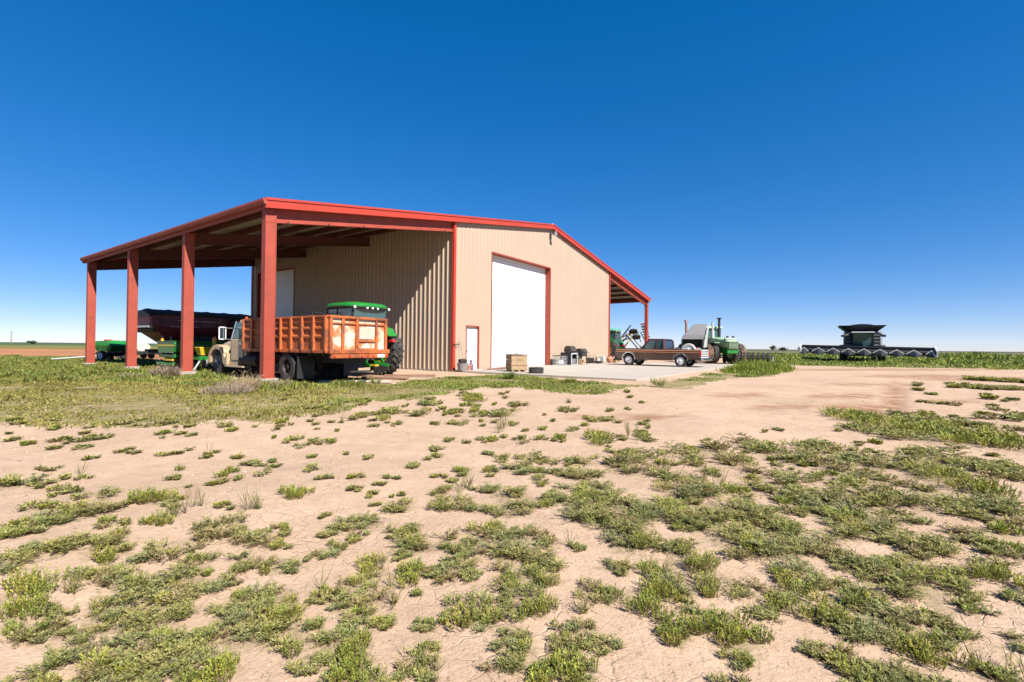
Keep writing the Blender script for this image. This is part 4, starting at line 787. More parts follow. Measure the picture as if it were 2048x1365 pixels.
# ------------------------------------------------------------------ brown pickup
def pickup():
    rx, ry = 11.05, 30.47; hd = math.atan2(.60, -.80); wb = 3.4
    t = thing('pickup_truck', 'old brown extended-cab pickup with copper side stripes on the concrete apron', 'pickup', (rx, ry, .052), hd)
    W_ = .98; z0, zb = .42, 1.10
    side = [(-1.18, .55), (-1.2, zb), (4.22, zb - .02), (4.35, 1.0), (4.38, .62), (4.22, .45)] + [(wb + .44*math.cos(R(a)), .40 + .46*math.sin(R(a))) for a in range(5, 180, 20)] + [(wb - .47, .38), (.50, .38)] + [(.44*math.cos(R(a)), .40 + .46*math.sin(R(a))) for a in range(5, 180, 20)] + [(-.5, .45)]
    for s in (1, -1):
        sp = MB().prism(side, 'y', *sorted((s*(W_ - .10), s*W_))).build('body_side', M['brown'], t, bevel=.02)
        MB().box(-1.17, 4.30, min(s*W_, s*(W_ + .012)), max(s*W_, s*(W_ + .012)), .99, 1.045).build('side_stripe', M['copper'], sp)
        MB().box(-1.17, 4.30, min(s*W_, s*(W_ + .012)), max(s*W_, s*(W_ + .012)), .88, .915).build('side_stripe', M['copper'], sp)
        for cx_ in (0, wb):
            MB().prism([(cx_ + .47*math.cos(R(a)), .40 + .49*math.sin(R(a))) for a in range(-2, 190, 16)] + [(cx_ + .435*math.cos(R(a)), .40 + .455*math.sin(R(a))) for a in range(186, -6, -16)], 'y', *sorted((s*W_, s*(W_ + .015)))).build('arch_trim', M['chrome'], sp)
        MB().box(1.42, 1.43, min(s*W_, s*(W_ + .004)), max(s*W_, s*(W_ + .004)), .46, 1.08).box(2.62, 2.63, min(s*W_, s*(W_ + .004)), max(s*W_, s*(W_ + .004)), .46, 1.08).build('door_seam', M['dark'], sp)
        MB().box(1.52, 1.68, min(s*W_, s*(W_ + .03)), max(s*W_, s*(W_ + .03)), .93, .965).build('door_handle', M['chrome'], sp)
        m = MB().tube([(2.45, s*.95, 1.12), (2.5, s*1.15, 1.16)], .015, 6).build('mirror_arm', M['chrome'], t)
        MB().box(2.47, 2.52, min(s*1.08, s*1.26), max(s*1.08, s*1.26), 1.08, 1.30).build('mirror', M['chrome'], m, bevel=.015)
        for cx_ in (0, wb): wheel(t, (cx_, s*.84, .375), .375, .23, .215, 'tyre', 'white', 0, .05, 0 if s > 0 else math.pi, 32)
    MB().box(2.68, 4.30, -.88, .88, 1.02, 1.09).build('hood', M['darkred'], t, bevel=.03)
    MB().box(4.30, 4.40, -.86, .86, .62, 1.02).build('grille', M['chrome'], t, bevel=.02); MB().box(4.38, 4.50, -.98, .98, .42, .58).build('front_bumper', M['chrome'], t, bevel=.03)
    for s in (1, -1): MB().lathe([(.001, .05), (.09, .04), (.10, 0), (.001, 0)], (4.40, s*.68, .84), 'x', 16).build('headlight', M['lens'], t)
    # cab greenhouse
    MB().loft([[(1.10, -.80, 1.66), (2.02, -.80, 1.66), (2.02, .80, 1.66), (1.10, .80, 1.66)], [(1.06, -.82, 1.70), (2.08, -.82, 1.70), (2.08, .82, 1.70), (1.06, .82, 1.70)], [(1.16, -.72, 1.76), (1.98, -.72, 1.76), (1.98, .72, 1.76), (1.16, .72, 1.76)]]).build('cab_roof', M['darkred'], t, bevel=.03)
    for s in (1, -1):
        MB().bar((2.62, s*.88, 1.08), (2.05, s*.80, 1.70), .06).build('window_post', M['darkred'], t); MB().bar((1.02, s*.88, 1.08), (1.08, s*.80, 1.68), .14, .06).build('window_post', M['darkred'], t); MB().bar((1.55, s*.89, 1.08), (1.55, s*.81, 1.68), .05).build('window_post', M['darkred'], t)
    for s in (1, -1):
        MB().prism([(1.12, 1.09), (2.50, 1.09), (2.02, 1.66), (1.14, 1.66)], 'y', *sorted((s*.80, s*.825))).build('side_window', M['tealglass'], t)
    MB().loft([[(2.58, -.84, 1.09), (2.60, -.84, 1.09), (2.60, .84, 1.09), (2.58, .84, 1.09)], [(2.05, -.76, 1.67), (2.07, -.76, 1.67), (2.07, .76, 1.67), (2.05, .76, 1.67)]]).build('windshield', M['glass'], t)
    MB().loft([[(1.00, -.80, 1.12), (1.02, -.80, 1.12), (1.02, .80, 1.12), (1.00, .80, 1.12)], [(1.06, -.74, 1.64), (1.08, -.74, 1.64), (1.08, .74, 1.64), (1.06, .74, 1.64)]]).build('rear_window', M['glass'], t)
    for yy in (.4, -.4): MB().box(1.5, 1.95, yy - .25, yy + .25, .9, 1.05).box(1.42, 1.55, yy - .25, yy + .25, 1.05, 1.5).build('seat', M['seat'], t, bevel=.04)
    MB().box(-1.15, 4.2, -.86, .86, .46, .58).build('floor_pan', M['black'], t); MB().box(.90, .96, -.88, .88, .58, 1.12).build('bed_front', M['brown'], t)
    tgt = MB().box(-1.22, -1.16, -.78, .78, .55, 1.08).build('tailgate', M['palesteel'], t, bevel=.015)
    for k in range(3): MB().box(-1.235, -1.215, -.70, .70, .66 + k*.14, .70 + k*.14).build('tailgate_rib', M['chrome'], tgt)
    for s in (1, -1): MB().box(-1.235, -1.16, min(s*.80, s*.95), max(s*.80, s*.95), .66, 1.0).build('tail_light', M['redlens'], t, bevel=.01)
    MB().box(-1.40, -1.24, -.98, .98, .42, .58).build('rear_bumper', M['chrome'], t, bevel=.03)
    MB().cyl((0, -.8, .375), (0, .8, .375), .06).cyl((wb, -.8, .375), (wb, .8, .375), .05).build('axle', M['iron'], t)
    # load in the bed: things of their own
    c, s_ = math.cos(hd), math.sin(hd); P = lambda a, b, z: (rx + c*a - s_*b, ry + s_*a + c*b, z + .052)
    sw = thing('spare_wheel', 'white steel wheel standing upright in the pickup bed', 'wheel', P(-.35, .45, .58), hd)
    wheel(sw, (0, 0, .44), .44, .20, .30, 'offwhite', 'white', 0, .04, 0, 32, 'rim')
    jg = thing('fuel_can', 'pale pinkish plastic can standing in the pickup bed beside the wheel', 'can', P(-.85, .25, .58), hd)
    MB().loft([oval(0, 0, .28, .2, .28, -.16, 14, 4), oval(0, 0, .28, .2, .28, .16, 14, 4)]).build('body', M['offwhite'], jg, 50); MB().cyl((.05, 0, .55), (.05, 0, .66), .045, n=12).build('cap', M['redlens'], jg); MB().box(-.14, .0, -.03, .03, .58, .62).build('handle', M['offwhite'], jg)
    tb = thing('tarp_heap', 'dark crumpled tarp heap in the pickup bed behind the cab', 'tarp', P(.45, .1, .58), hd)
    MB().loft([[(-.45 + .9*i/8, (.55 + .06*math.sin(i*2.1))*math.cos(a), max(0, .62*math.sin(a)*math.sin(math.pi*(i + .6)/9.2) + .05*math.sin(3*a + i))) for a in [math.pi*k/10 for k in range(11)]] for i in range(9)]).build('tarp', M['tarp'], tb, 60)
    return t
pickup()

# ------------------------------------------------------------------ folded disc harrow
def harrow():
    t = thing('disc_harrow', 'folded yellow and black disc harrow standing on its wheels beyond the barn corner', 'disc harrow', (12.35, 47.6, 0), R(-3))
    MB().bar((-1.9, 0, 2.15), (.25, 0, 2.75), .16, .12).bar((-1.6, .5, 1.9), (.4, .5, 2.4), .14).bar((-1.4, -.1, 1.0), (-.2, -.1, 2.5), .12).build('lift_frame', M['yellow'], t)
    MB().bar((-1.3, 0, .9), (1.4, 0, .9), .16).bar((-1.3, 1.4, .9), (1.4, 1.4, .9), .16).bar((-1.2, 0, .9), (-1.2, 1.4, .9), .14).bar((1.2, 0, .9), (1.2, 1.4, .9), .14).bar((0, -1.6, .6), (0, 1.4, .9), .14).build('main_frame', M['yellow'], t)
    MB().bar((-1.75, -.1, 1.85), (-.55, -.1, 3.45), .11).bar((-1.4, .4, 1.6), (-.2, .4, 3.1), .09).build('wing_bar', M['black'], t)
    MB().bar((-1.05, -.15, 2.6), (.15, -.15, 1.15), .10).bar((-.75, -.12, 2.7), (.45, -.12, 1.25), .07).build('wing_bar', M['black'], t)
    MB().bar((-.1, .2, 3.1), (.75, .2, 1.4), .08).bar((.3, .2, 3.2), (1.1, .2, 1.6), .09).build('wing_bar', M['palesteel'], t)
    for c in ((-.28, .0, 2.85), (.02, -.1, 2.30)):
        w_ = wheel(t, c, .40, .20, .20, 'tyre', 'greysteel', 0, .03); w_.rotation_euler = (R(62), R(12), R(24))
    d1 = Vector((.55, -.7, 3.55)); d2 = Vector((1.55, .8, 1.35)); q = (d2 - d1).to_track_quat('Z', 'Y')
    MB().cyl(d1, d2, .035, n=8).build('gang_shaft', M['iron'], t)
    disc = MB().lathe([(.31, .0), (.18, .04), (.001, .06), (.001, .045), (.18, .025), (.30, -.012)], axis='z', n=20).mesh('disc', M['reddisc'], 40)
    for i in range(10):
        o = inst('disc', disc, t, d1.lerp(d2, i/9.)); o.rotation_euler = (q @ Matrix.Rotation(R(18), 3, 'X').to_quaternion()).to_euler()
    e1, e2 = Vector((-1.95, .6, 1.3)), Vector((-.65, .6, 3.0)); q2_ = (e2 - e1).to_track_quat('Z', 'Y')
    for i in range(8):
        o = inst('disc', disc, t, e1.lerp(e2, i/7.), sc=(.5, .5, .5)); o.rotation_euler = q2_.to_euler()
    for yy in (-.1, 1.5):
        MB().cyl((-1.2, yy, .34), (1.2, yy, .34), .03, n=8).build('gang_shaft', M['iron'], t)
        for i in range(9):
            o = inst('disc', disc, t, (-1.1 + i*.275, yy, .34)); o.rotation_euler = (0, R(90), R(12))
        MB().bar((-.9, yy, .36), (-.9, yy, .9), .06).bar((.9, yy, .36), (.9, yy, .9), .06).build('gang_hanger', M['yellow'], t)
    for s in (-.55, .55): wheel(t, (s, .7, .36), .36, .24, .2, 'tyre', 'yellow', 0, .03, R(90), 28)
    MB().cyl((-.6, .7, .36), (.6, .7, .36), .04).bar((0, .7, .36), (0, .7, .9), .08).build('axle', M['iron'], t)
    MB().bar((-1.0, .3, 2.4), (-.1, .3, 2.62), .10, .10).build('hydraulic_cylinder', M['chrome'], t)
harrow()
# ------------------------------------------------------------------ tyre packer
tp = thing('tyre_packer', 'low tyre packer with a row of black tyres on one axle, beside the articulated tractor', 'packer', (19.7, 40.2, 0), R(-30))
for i in range(10): wheel(tp, (-1.67 + i*.37, .0, .46), .46, .25, .24, 'tyre', 'iron', 0, .02, R(90), 28)
MB().cyl((-2.0, 0, .46), (2.05, 0, .46), .04).build('axle', M['iron'], tp)
MB().bar((-2.0, .55, .62), (2.05, .55, .62), .10).bar((-2.0, 0, .42), (-2.0, .55, .62), .07).bar((2.05, 0, .42), (2.05, .55, .62), .07).bar((0, .55, .62), (0, 1.9, .45), .1).build('frame', M['iron'], tp)
MB().box(1.95, 2.02, -.28, .28, .2, .58).build('end_plate', M['palesteel'], tp, bevel=.03)
# ================================================================== small things
def at_barn(name, label, cat, u, v, rz=0.0, z=.05, group=None):
    x, y, _ = bw(u, v); return thing(name, label, cat, (x, y, z), PHI + rz, group)
# crate of boards
cr = thing('board_crate', 'tan wooden board crate with pale lid at the edge of the concrete apron', 'crate', (.22, 22.4, 0.0), R(20)); cr.scale = (.84, .84, .98)
for s in (1, -1):
    for k in range(3):
        MB().box(-.47, .47, min(s*.44, s*.47), max(s*.44, s*.47), .14 + k*.235, .14 + k*.235 + .222).build('board', M['wood'], cr, bevel=.006)
        MB().box(min(s*.435, s*.465), max(s*.435, s*.465), -.435, .435, .14 + k*.235, .14 + k*.235 + .222).build('board', M['wood'], cr, bevel=.006)
for z in (.345, .80): 
    MB().box(-.485, .485, -.485, -.472, z, z + .035).box(-.485, .485, .472, .485, z, z + .035).build('band', M['oldwood'], cr)
MB().box(-.52, .52, -.52, .52, .85, .89).build('lid', M['greyplastic'], cr, bevel=.01); MB().box(-.06, .06, -.06, .06, .89, .92).build('lid_knob', M['oldwood'], cr)
for xx in (-.36, 0, .36): MB().box(xx - .06, xx + .06, -.46, .46, -.04, .13).build('skid', M['wood'], cr)
tl = at_barn('rubber_coil', 'black rubber hose coil lying on the apron beside the board crate', 'hose', 9.75, -4.35)
for k in range(3): MB().lathe([(.30 + .04*math.cos(a), .05 + .085*k + .04*math.sin(a)) for a in [2*math.pi*i/8 for i in range(8)]], (.02*k, .01*k, 0), 'z', 28).build('hose_loop', M['tyre'], tl, 60)
# planks by the big door
for i, (u_, v_, ln, rz, m_, zz) in enumerate(((11.3, -.9, 2.2, .2, 'oldwood', .05), (11.6, -1.1, 1.8, -.1, 'oldwood', .09), (10.4, -1.0, 1.3, .5, 'palewood', .05), (12.1, -.8, 1.5, .35, 'oldwood', .10))):
    pk = at_barn('plank', ('long brown board, lowest of the pile before the big door', 'brown board crossing the pile before the big door', 'short pale board lying before the walk door', 'brown board on top of the pile beside the big door')[i], 'plank', u_, v_, rz, zz, 'boards piled by the doors'); pk.rotation_euler.y = .02*(-1)**i
    MB().box(-ln/2, ln/2, -.12, .12, 0, .04).build('board', M[m_], pk, bevel=.006)
for i, (px, py, ln, rz) in enumerate(((712, 764, 2.3, .15), (770, 757, 1.8, -.25), (820, 752, 2.0, .1))):
    gx, gy = gnd_pt(px, py); pk = thing('plank', ('pale board lying in the dirt below the grain bed tailgate', 'brown board lying before the tractor rear wheel', 'brown board lying along the lit ribbed wall')[i], 'plank', (gx, gy, .0), rz, 'boards behind the grain truck')
    MB().box(-ln/2, ln/2, -.14, .14, -.01, .045).build('board', M['palewood' if i == 0 else 'oldwood'], pk, bevel=.006)
# tools against the wall
sh = at_barn('shovel', 'long-handled shovel leaning upright on the wall left of the walk door', 'shovel', 9.55, -.28)
MB().cyl((0, -.10, .35), (.02, .24, 1.45), .016, n=8).build('handle', M['wood'], sh); MB().loft([[(-.11, -.20, .02), (.11, -.20, .02), (.11, -.19, .02), (-.11, -.19, .02)], [(-.11, -.12, .34), (.11, -.12, .34), (.11, -.11, .34), (-.11, -.11, .34)]]).build('blade', M['iron'], sh)
rk = at_barn('garden_rake', 'thin pale rake leaning on the wall beside the red corner trim', 'rake', 9.3, -.25)
MB().cyl((-.05, -.15, .05), (.03, .20, 1.25), .014, n=8).build('handle', M['palewood'], rk); hd_ = MB().box(-.2, .2, .17, .20, 1.24, 1.27)
for k in range(9): hd_.cyl((-.19 + k*.0475, .17, 1.25), (-.19 + k*.0475, .10, 1.22), .006, n=5)
hd_.build('rake_head', M['iron'], rk)
bk = at_barn('wash_tub', 'round grey metal tub standing on the ground below the shovel', 'tub', 9.15, -.62)
MB().lathe([(.22, 0), (.27, .34), (.285, .35), (.26, .36), (.21, .02), (.001, .02), (.001, 0)], axis='z', n=24).build('tub', M['greyplastic'], bk, 40); MB().lathe([(.12, .36), (.20, .38), (.22, .52), (.14, .56), (.001, .56), (.001, .36)], axis='z', n=20).build('lump', M['iron'], bk, 40)
bt = at_barn('spray_jug', 'dark plum sprayer jug standing in front of the walk door', 'jug', 9.85, -.55)
MB().lathe([(.10, 0), (.11, .25), (.06, .33), (.05, .42), (.07, .44), (.07, .48), (.001, .48), (.001, 0)], axis='z', n=18).build('jug', M['purple'], bt, 40); MB().cyl((.0, 0, .45), (-.28, .05, .62), .012, n=6).build('wand', M['green'], bt)
pt = at_barn('clay_pot', 'small reddish clay pot beside the dark sprayer jug', 'pot', 9.6, -.6)
MB().lathe([(.09, 0), (.13, .2), (.15, .2), (.15, .25), (.12, .25), (.08, .02), (.001, .02), (.001, 0)], axis='z', n=20).build('pot', M['terracotta'], pt, 40)
# cooking gear along the wall right of the big door
ck = at_barn('wire_kennel', 'silver wire crate with dark cover right of the big door jamb', 'crate', 18.75, -.5)
g = MB()
for k in range(8):
    xx = -.42 + k*.12; g.cyl((xx, -.3, 0), (xx, -.3, .58), .009, n=5).cyl((xx, .3, 0), (xx, .3, .58), .009, n=5)
for k in range(6):
    yy = -.3 + k*.12; g.cyl((-.42, yy, 0), (-.42, yy, .58), .009, n=5).cyl((.42, yy, 0), (.42, yy, .58), .009, n=5)
for z in (.02, .2, .4, .58): g.tube([(-.42, -.3, z), (.42, -.3, z), (.42, .3, z), (-.42, .3, z), (-.42, -.3, z)], .01, 5)
g.build('wire_mesh', M['alu'], ck); MB().box(-.40, .40, -.27, .27, .0, .05).build('tray', M['alu'], ck); MB().box(-.3, .2, -.2, .2, .05, .34).build('blanket', M['offwhite'], ck, bevel=.08); MB().box(-.44, .30, -.32, .32, .60, .64).build('cover', M['black'], ck, bevel=.01)
sm = at_barn('smoker_cabinet', 'black cabinet smoker with pale door frame, next to the silver wire crate', 'smoker', 20.1, -.5)
MB().box(-.42, .42, -.02, .32, .0, .78).box(-.42, .42, -.30, -.02, .0, .06).box(-.42, -.36, -.30, -.02, .06, .78).box(.36, .42, -.30, -.02, .06, .78).box(-.42, .42, -.30, -.02, .72, .78).build('cabinet', M['black'], sm, bevel=.015)
MB().box(-.44, .44, -.345, -.305, .70, .78).box(-.44, -.36, -.345, -.305, .04, .70).box(.36, .44, -.345, -.305, .04, .70).box(-.44, .44, -.345, -.305, .0, .04).build('door_frame', M['palesteel'], sm); MB().box(-.30, .30, -.28, -.05, .06, .40).build('fire_box', M['greysteel'], sm, bevel=.02)
MB().lathe([(.001, -.36), (.26, -.36), (.28, -.33), (.28, .33), (.26, .36), (.001, .36)], (0, 0, .98), 'x', 24).build('barrel_lid', M['iron'], sm, 40); MB().box(-.3, .3, -.31, -.28, .96, .99).build('lid_handle', M['alu'], sm)
gr = at_barn('gas_grill', 'black hooded gas grill with side shelf, between the smoker and the small table', 'grill', 21.75, -.5)
MB().box(-.40, .40, -.25, .25, .55, .80).build('firebox', M['black'], gr, bevel=.02)
MB().prism([(-.26, .81), (.26, .81), (.26, .98), (.12, 1.08), (-.12, 1.08), (-.26, .96)], 'x', -.41, .41).build('hood', M['iron'], gr, bevel=.02); MB().cyl((-.3, -.32, .92), (.3, -.32, .92), .015, n=8).build('hood_handle', M['alu'], gr)
for xx in (-.38, .38):
    for yy in (-.22, .22): MB().box(xx - .025, xx + .025, yy - .025, yy + .025, 0, .55).build('leg', M['black'], gr)
MB().box(.42, .80, -.22, .22, .76, .80).build('side_shelf', M['black'], gr, bevel=.01); MB().box(-.36, .36, -.2, .2, .12, .15).build('bottom_shelf', M['black'], gr, bevel=.01)
MB().lathe([(.14, 0), (.15, .05), (.15, .30), (.08, .38), (.05, .42), (.001, .42), (.001, 0)], (-.1, 0, .15), 'z', 18).build('gas_bottle', M['offwhite'], gr, 40)
for xx in (-.2, 0, .2): MB().cyl((xx, -.25, .68), (xx, -.28, .68), .03, n=10).build('knob', M['alu'], gr)
bx = at_barn('cardboard_box', 'brown cardboard box on the ground in front of the gas grill', 'box', 20.95, -.85, .2)
MB().box(-.2, .2, -.15, .15, 0, .34).build('box', M['wood'], bx, bevel=.005); MB().box(-.2, .2, -.30, -.155, .33, .335).build('flap', M['wood'], bx)
tb = at_barn('side_table', 'small thin-legged table by the wall right of the gas grill', 'table', 24.2, -.45)
MB().box(-.70, .70, -.3, .3, .58, .61).build('table_top', M['palewood'], tb)
for xx in (-.64, .64):
    for yy in (-.25, .25): MB().cyl((xx, yy, 0), (xx*.98, yy, .58), .014, n=6).build('leg', M['black'], tb)
wb_ = at_barn('white_bucket', 'white plastic bucket standing below the small table', 'bucket', 24.4, -.5)
MB().lathe([(.13, 0), (.16, .34), (.175, .34), (.175, .37), (.15, .37), (.12, .02), (.001, .02), (.001, 0)], axis='z', n=20).build('bucket', M['offwhite'], wb_, 40); MB().tube([(-.16*math.cos(a), .0, .34 + .12*math.sin(a)) for a in [math.pi*i/8 for i in range(9)]], .006, 5).build('bail', M['iron'], wb_)
dk = at_barn('dark_basin', 'dark low basin on the ground beside the white bucket', 'basin', 24.0, -.75)
MB().lathe([(.22, 0), (.30, .16), (.31, .18), (.28, .18), (.2, .03), (.001, .03), (.001, 0)], axis='z', n=22).build('basin', M['iron'], dk, 40)
bn = at_barn('feed_sack', 'bulging white sack leaning by the small table leg near the barn corner', 'sack', 25.2, -.5)
MB().loft([oval(0, 0, .26, .20 + .02*math.sin(i), .26 + .02*math.sin(i*2), -.16 + .08*i, 14, 3) for i in range(5)]).build('sack', M['offwhite'], bn, 60)
cp = at_barn('clay_urn', 'tall reddish clay urn at the right corner of the barn', 'urn', 25.9, -.8)
MB().lathe([(.14, 0), (.24, .18), (.26, .34), (.16, .48), (.20, .54), (.17, .54), (.13, .47), (.2, .3), (.001, .05), (.001, 0)], axis='z', n=22).build('urn', M['terracotta'], cp, 40)
br = at_barn('brick_pile', 'low pile of pale tan bricks beside the clay urn', 'bricks', 26.8, -.9)
bme = MB().box(-.10, .10, -.045, .045, 0, .06).mesh('brick', M['wood'])
for k in range(3):
    for j in range(4 - k):
        for i in range(3 - (k > 1)): inst('brick', bme, br, (-.24 + i*.215 + .05*k, -.16 + j*.1 + .04*k, .063*k), (0, 0, random.uniform(-.08, .08)))
# far utility pole
gx, gy = gnd_pt(22, 687.6); up = thing('utility_pole', 'lone utility pole far off across the fields', 'utility pole', (gx, gy, 0), 0)
MB().cyl((0, 0, 0), (0, 0, 9.4), .32, .22, 10).build('pole', M['pole'], up, 40); MB().bar((-1.1, 0, 8.6), (1.1, 0, 8.6), .22).build('crossarm', M['pole'], up)
for xx in (-1, 0, 1): MB().cyl((xx, 0, 8.65), (xx, 0, 8.95), .07, n=8).build('insulator', M['greyplastic'], up)

# ================================================================== leaves and blades: one quad each, built with numpy
def leaf_mat(name, tint, gloss=.45):
    m = bpy.data.materials.new(name); m.use_nodes = True; n = m.node_tree.nodes; L = m.node_tree.links.new
    b = n['Principled BSDF']; b.inputs['Roughness'].default_value = .6; b.inputs['Specular IOR Level'].default_value = .25
    a = n.new('ShaderNodeAttribute'); a.attribute_name = 'tone'
    L(a.outputs['Color'], b.inputs['Base Color'])
    tr = n.new('ShaderNodeBsdfTranslucent'); L(a.outputs['Color'], tr.inputs['Color'])
    mx = n.new('ShaderNodeMixShader'); mx.inputs[0].default_value = .28; L(b.outputs[0], mx.inputs[1]); L(tr.outputs[0], mx.inputs[2]); L(mx.outputs[0], n['Material Output'].inputs['Surface'])
    return m
LEAF = leaf_mat('leaf_tissue', 1)
def quads_obj(name, base, dirv, side, ln, wd, col, parent=None, tip=.25):
    """each leaf: base point, unit direction, unit side, length, width, colour"""
    n = len(base); ln, wd = ln[:, None], wd[:, None]
    p0 = base - side*wd*.25; p1 = base + dirv*ln*.5 - side*wd*.5; p2 = base + dirv*ln + side*wd*tip*.2; p3 = base + dirv*ln*.5 + side*wd*.5
    V = np.stack([p0, p1, p2, p3], 1).reshape(-1, 3).astype(np.float32)
    me = bpy.data.meshes.new(name); me.vertices.add(4*n); me.vertices.foreach_set('co', V.ravel())
    me.loops.add(4*n); me.loops.foreach_set('vertex_index', np.arange(4*n, dtype=np.int32))
    me.polygons.add(n); me.polygons.foreach_set('loop_start', np.arange(0, 4*n, 4, dtype=np.int32))
    at = me.attributes.new('tone', 'FLOAT_COLOR', 'FACE'); at.data.foreach_set('color', np.concatenate([col, np.ones((n, 1))], 1).astype(np.float32).ravel())
    me.materials.append(LEAF); me.update(calc_edges=True); me.validate()
    o = bpy.data.objects.new(name, me); COL.objects.link(o); o.parent = parent; return o
def norm(v): return v/np.maximum(np.linalg.norm(v, axis=1, keepdims=True), 1e-9)
def side_of(d, jit=.6):
    s = np.stack([-d[:, 1], d[:, 0], np.zeros(len(d))], 1) + RNG.normal(0, jit*.5, (len(d), 3)); s -= d*np.sum(s*d, 1, keepdims=True); return norm(s)
def pal(n, cols, jit=.18):
    c = np.array(cols)[RNG.integers(0, len(cols), n)]; return c
MATC = [(.210, .200, .062), (.230, .215, .068), (.180, .185, .058), (.240, .215, .070), (.195, .200, .080)]
TUFC = [(.240, .240, .038), (.205, .230, .038), (.255, .235, .046), (.190, .215, .044)]
OLVC = [(.235, .190, .075), (.205, .190, .062), (.255, .195, .092)]
DRYC = [(.27, .20, .12), (.22, .16, .095)]
acc = dict(b=[], d=[], s=[], l=[], w=[], c=[])
def push(b, d, l, wd, c):
    s = side_of(d)
    for k, v in zip('bdslwc', (b, d, s, l, wd, c)): acc[k].append(v)
def flush(name, **kw):
    A = {k: np.concatenate(v) for k, v in acc.items()}
    o = quads_obj(name, A['b'], A['d'], A['s'], A['l'], A['w'], A['c'], **kw)
    for k in acc: acc[k].clear()
    return o
def mat_plant(x, y, Rp, H, dist, cols, dens=1.0, upright=0.0):
    """weed: stems radiate from the crown, narrow leaves along each; upright ones stand as a soft tuft"""
    s = max(.0125, dist*.0045)*random.uniform(.85, 1.2); ns = (int(16 + 70*Rp) if dist < 5 else int(9 + 26*Rp))
    if upright > .5: ns = int(ns*1.9); s *= .82
    per = max(3, int(dens*Rp/(s*.27))) if upright < .5 else max(4, int(H/(s*.33))); n = ns*per
    th1 = RNG.uniform(0, 2*math.pi, ns); off = Rp*np.sqrt(RNG.random(ns))*upright; ox, oy = off*np.cos(th1), off*np.sin(th1)
    th = np.repeat(th1 + RNG.normal(0, .5, ns)*upright, per); ln = np.repeat(Rp*RNG.uniform(.45, 1.2, ns)*(1 - .72*upright), per); bend = np.repeat(RNG.normal(0, .5, ns), per)
    rise = np.repeat(H*RNG.uniform(.35, 1.4, ns)*(1 - .35*upright*(off/max(Rp, .01))**2), per)
    t = np.tile((np.arange(per) + .5)/per, ns) + RNG.uniform(-.5, .5, n)/per; t = np.clip(t, .02, 1)**.8
    a = th + bend*t; px = x + np.repeat(ox, per) + ln*t*np.cos(a); py = y + np.repeat(oy, per) + ln*t*np.sin(a)
    z = hgt(px, py) + .003 + rise*(np.sin(np.minimum(t*1.9, 2.3))*(1 - upright) + upright*t) + RNG.uniform(0, .006, n)
    la = a + np.where(np.arange(n) % 2 == 0, 1, -1)*RNG.uniform(.2, 1.5, n); up = RNG.uniform(.1, .9, n) + upright*RNG.uniform(.2, 1.6, n)
    d = norm(np.stack([np.cos(la), np.sin(la), up], 1)); c0 = np.array(random.choice(cols))*random.uniform(.85, 1.15)
    c = c0[None]*RNG.uniform(.65, 1.35, (n, 1))*RNG.uniform(.93, 1.07, (n, 3))
    push(np.stack([px, py, z], 1), d, s*RNG.uniform(.6, 1.35, n), s*RNG.uniform(.28, .46, n)*(1 if dist < 5 else 1.2), c)
    m = ns; lnn = ln[::per]; thm = th[::per]; zz = hgt(x + ox, y + oy) + .004
    b = np.stack([x + ox, y + oy, zz], 1); dd = norm(np.stack([np.cos(thm + bend[::per]*.5)*lnn, np.sin(thm + bend[::per]*.5)*lnn, .4*rise[::per] + upright*rise[::per]*.6], 1))
    push(b, dd, np.hypot(lnn, rise[::per]*upright)*.9, np.full(m, max(.0035, dist*.0008)), np.tile(np.array([[.20, .13, .075]]), (m, 1))*RNG.uniform(.7, 1.3, (m, 1)))
def tall_plant(x, y, Rp, H, dist, cols):
    s = max(.010, dist*.0026); ns = random.randint(4, 9); per = max(5, int(H/(s*.85)))
    n = ns*per; th = np.repeat(RNG.uniform(0, 6.28, ns), per); lean = np.repeat(RNG.uniform(.3, 1.6, ns), per); t = np.tile((np.arange(per) + .5)/per, ns)
    hh = np.repeat(H*RNG.uniform(.35, 1.1, ns), per)
    px = x + Rp*lean*t*np.cos(th); py = y + Rp*lean*t*np.sin(th); z = hgt(px, py) + hh*t
    la = RNG.uniform(0, 6.28, n); d = norm(np.stack([np.cos(la), np.sin(la), RNG.uniform(.0, 1.2, n)], 1))
    c = np.array(random.choice(cols))[None]*RNG.uniform(.75, 1.3, (n, 1))*np.ones((1, 3))
    push(np.stack([px, py, z], 1), d, s*RNG.uniform(.6, 1.5, n), s*RNG.uniform(.22, .4, n), c)
    b = np.tile(np.array([[x, y, float(hgt(x, y))]]), (ns, 1)); dd = norm(np.stack([Rp*lean[::per]*np.cos(th[::per]), Rp*lean[::per]*np.sin(th[::per]), hh[::per]], 1))
    push(b, dd, hh[::per], np.full(ns, max(.004, dist*.0008)), np.tile(np.array([[.17, .14, .06]]), (ns, 1)))
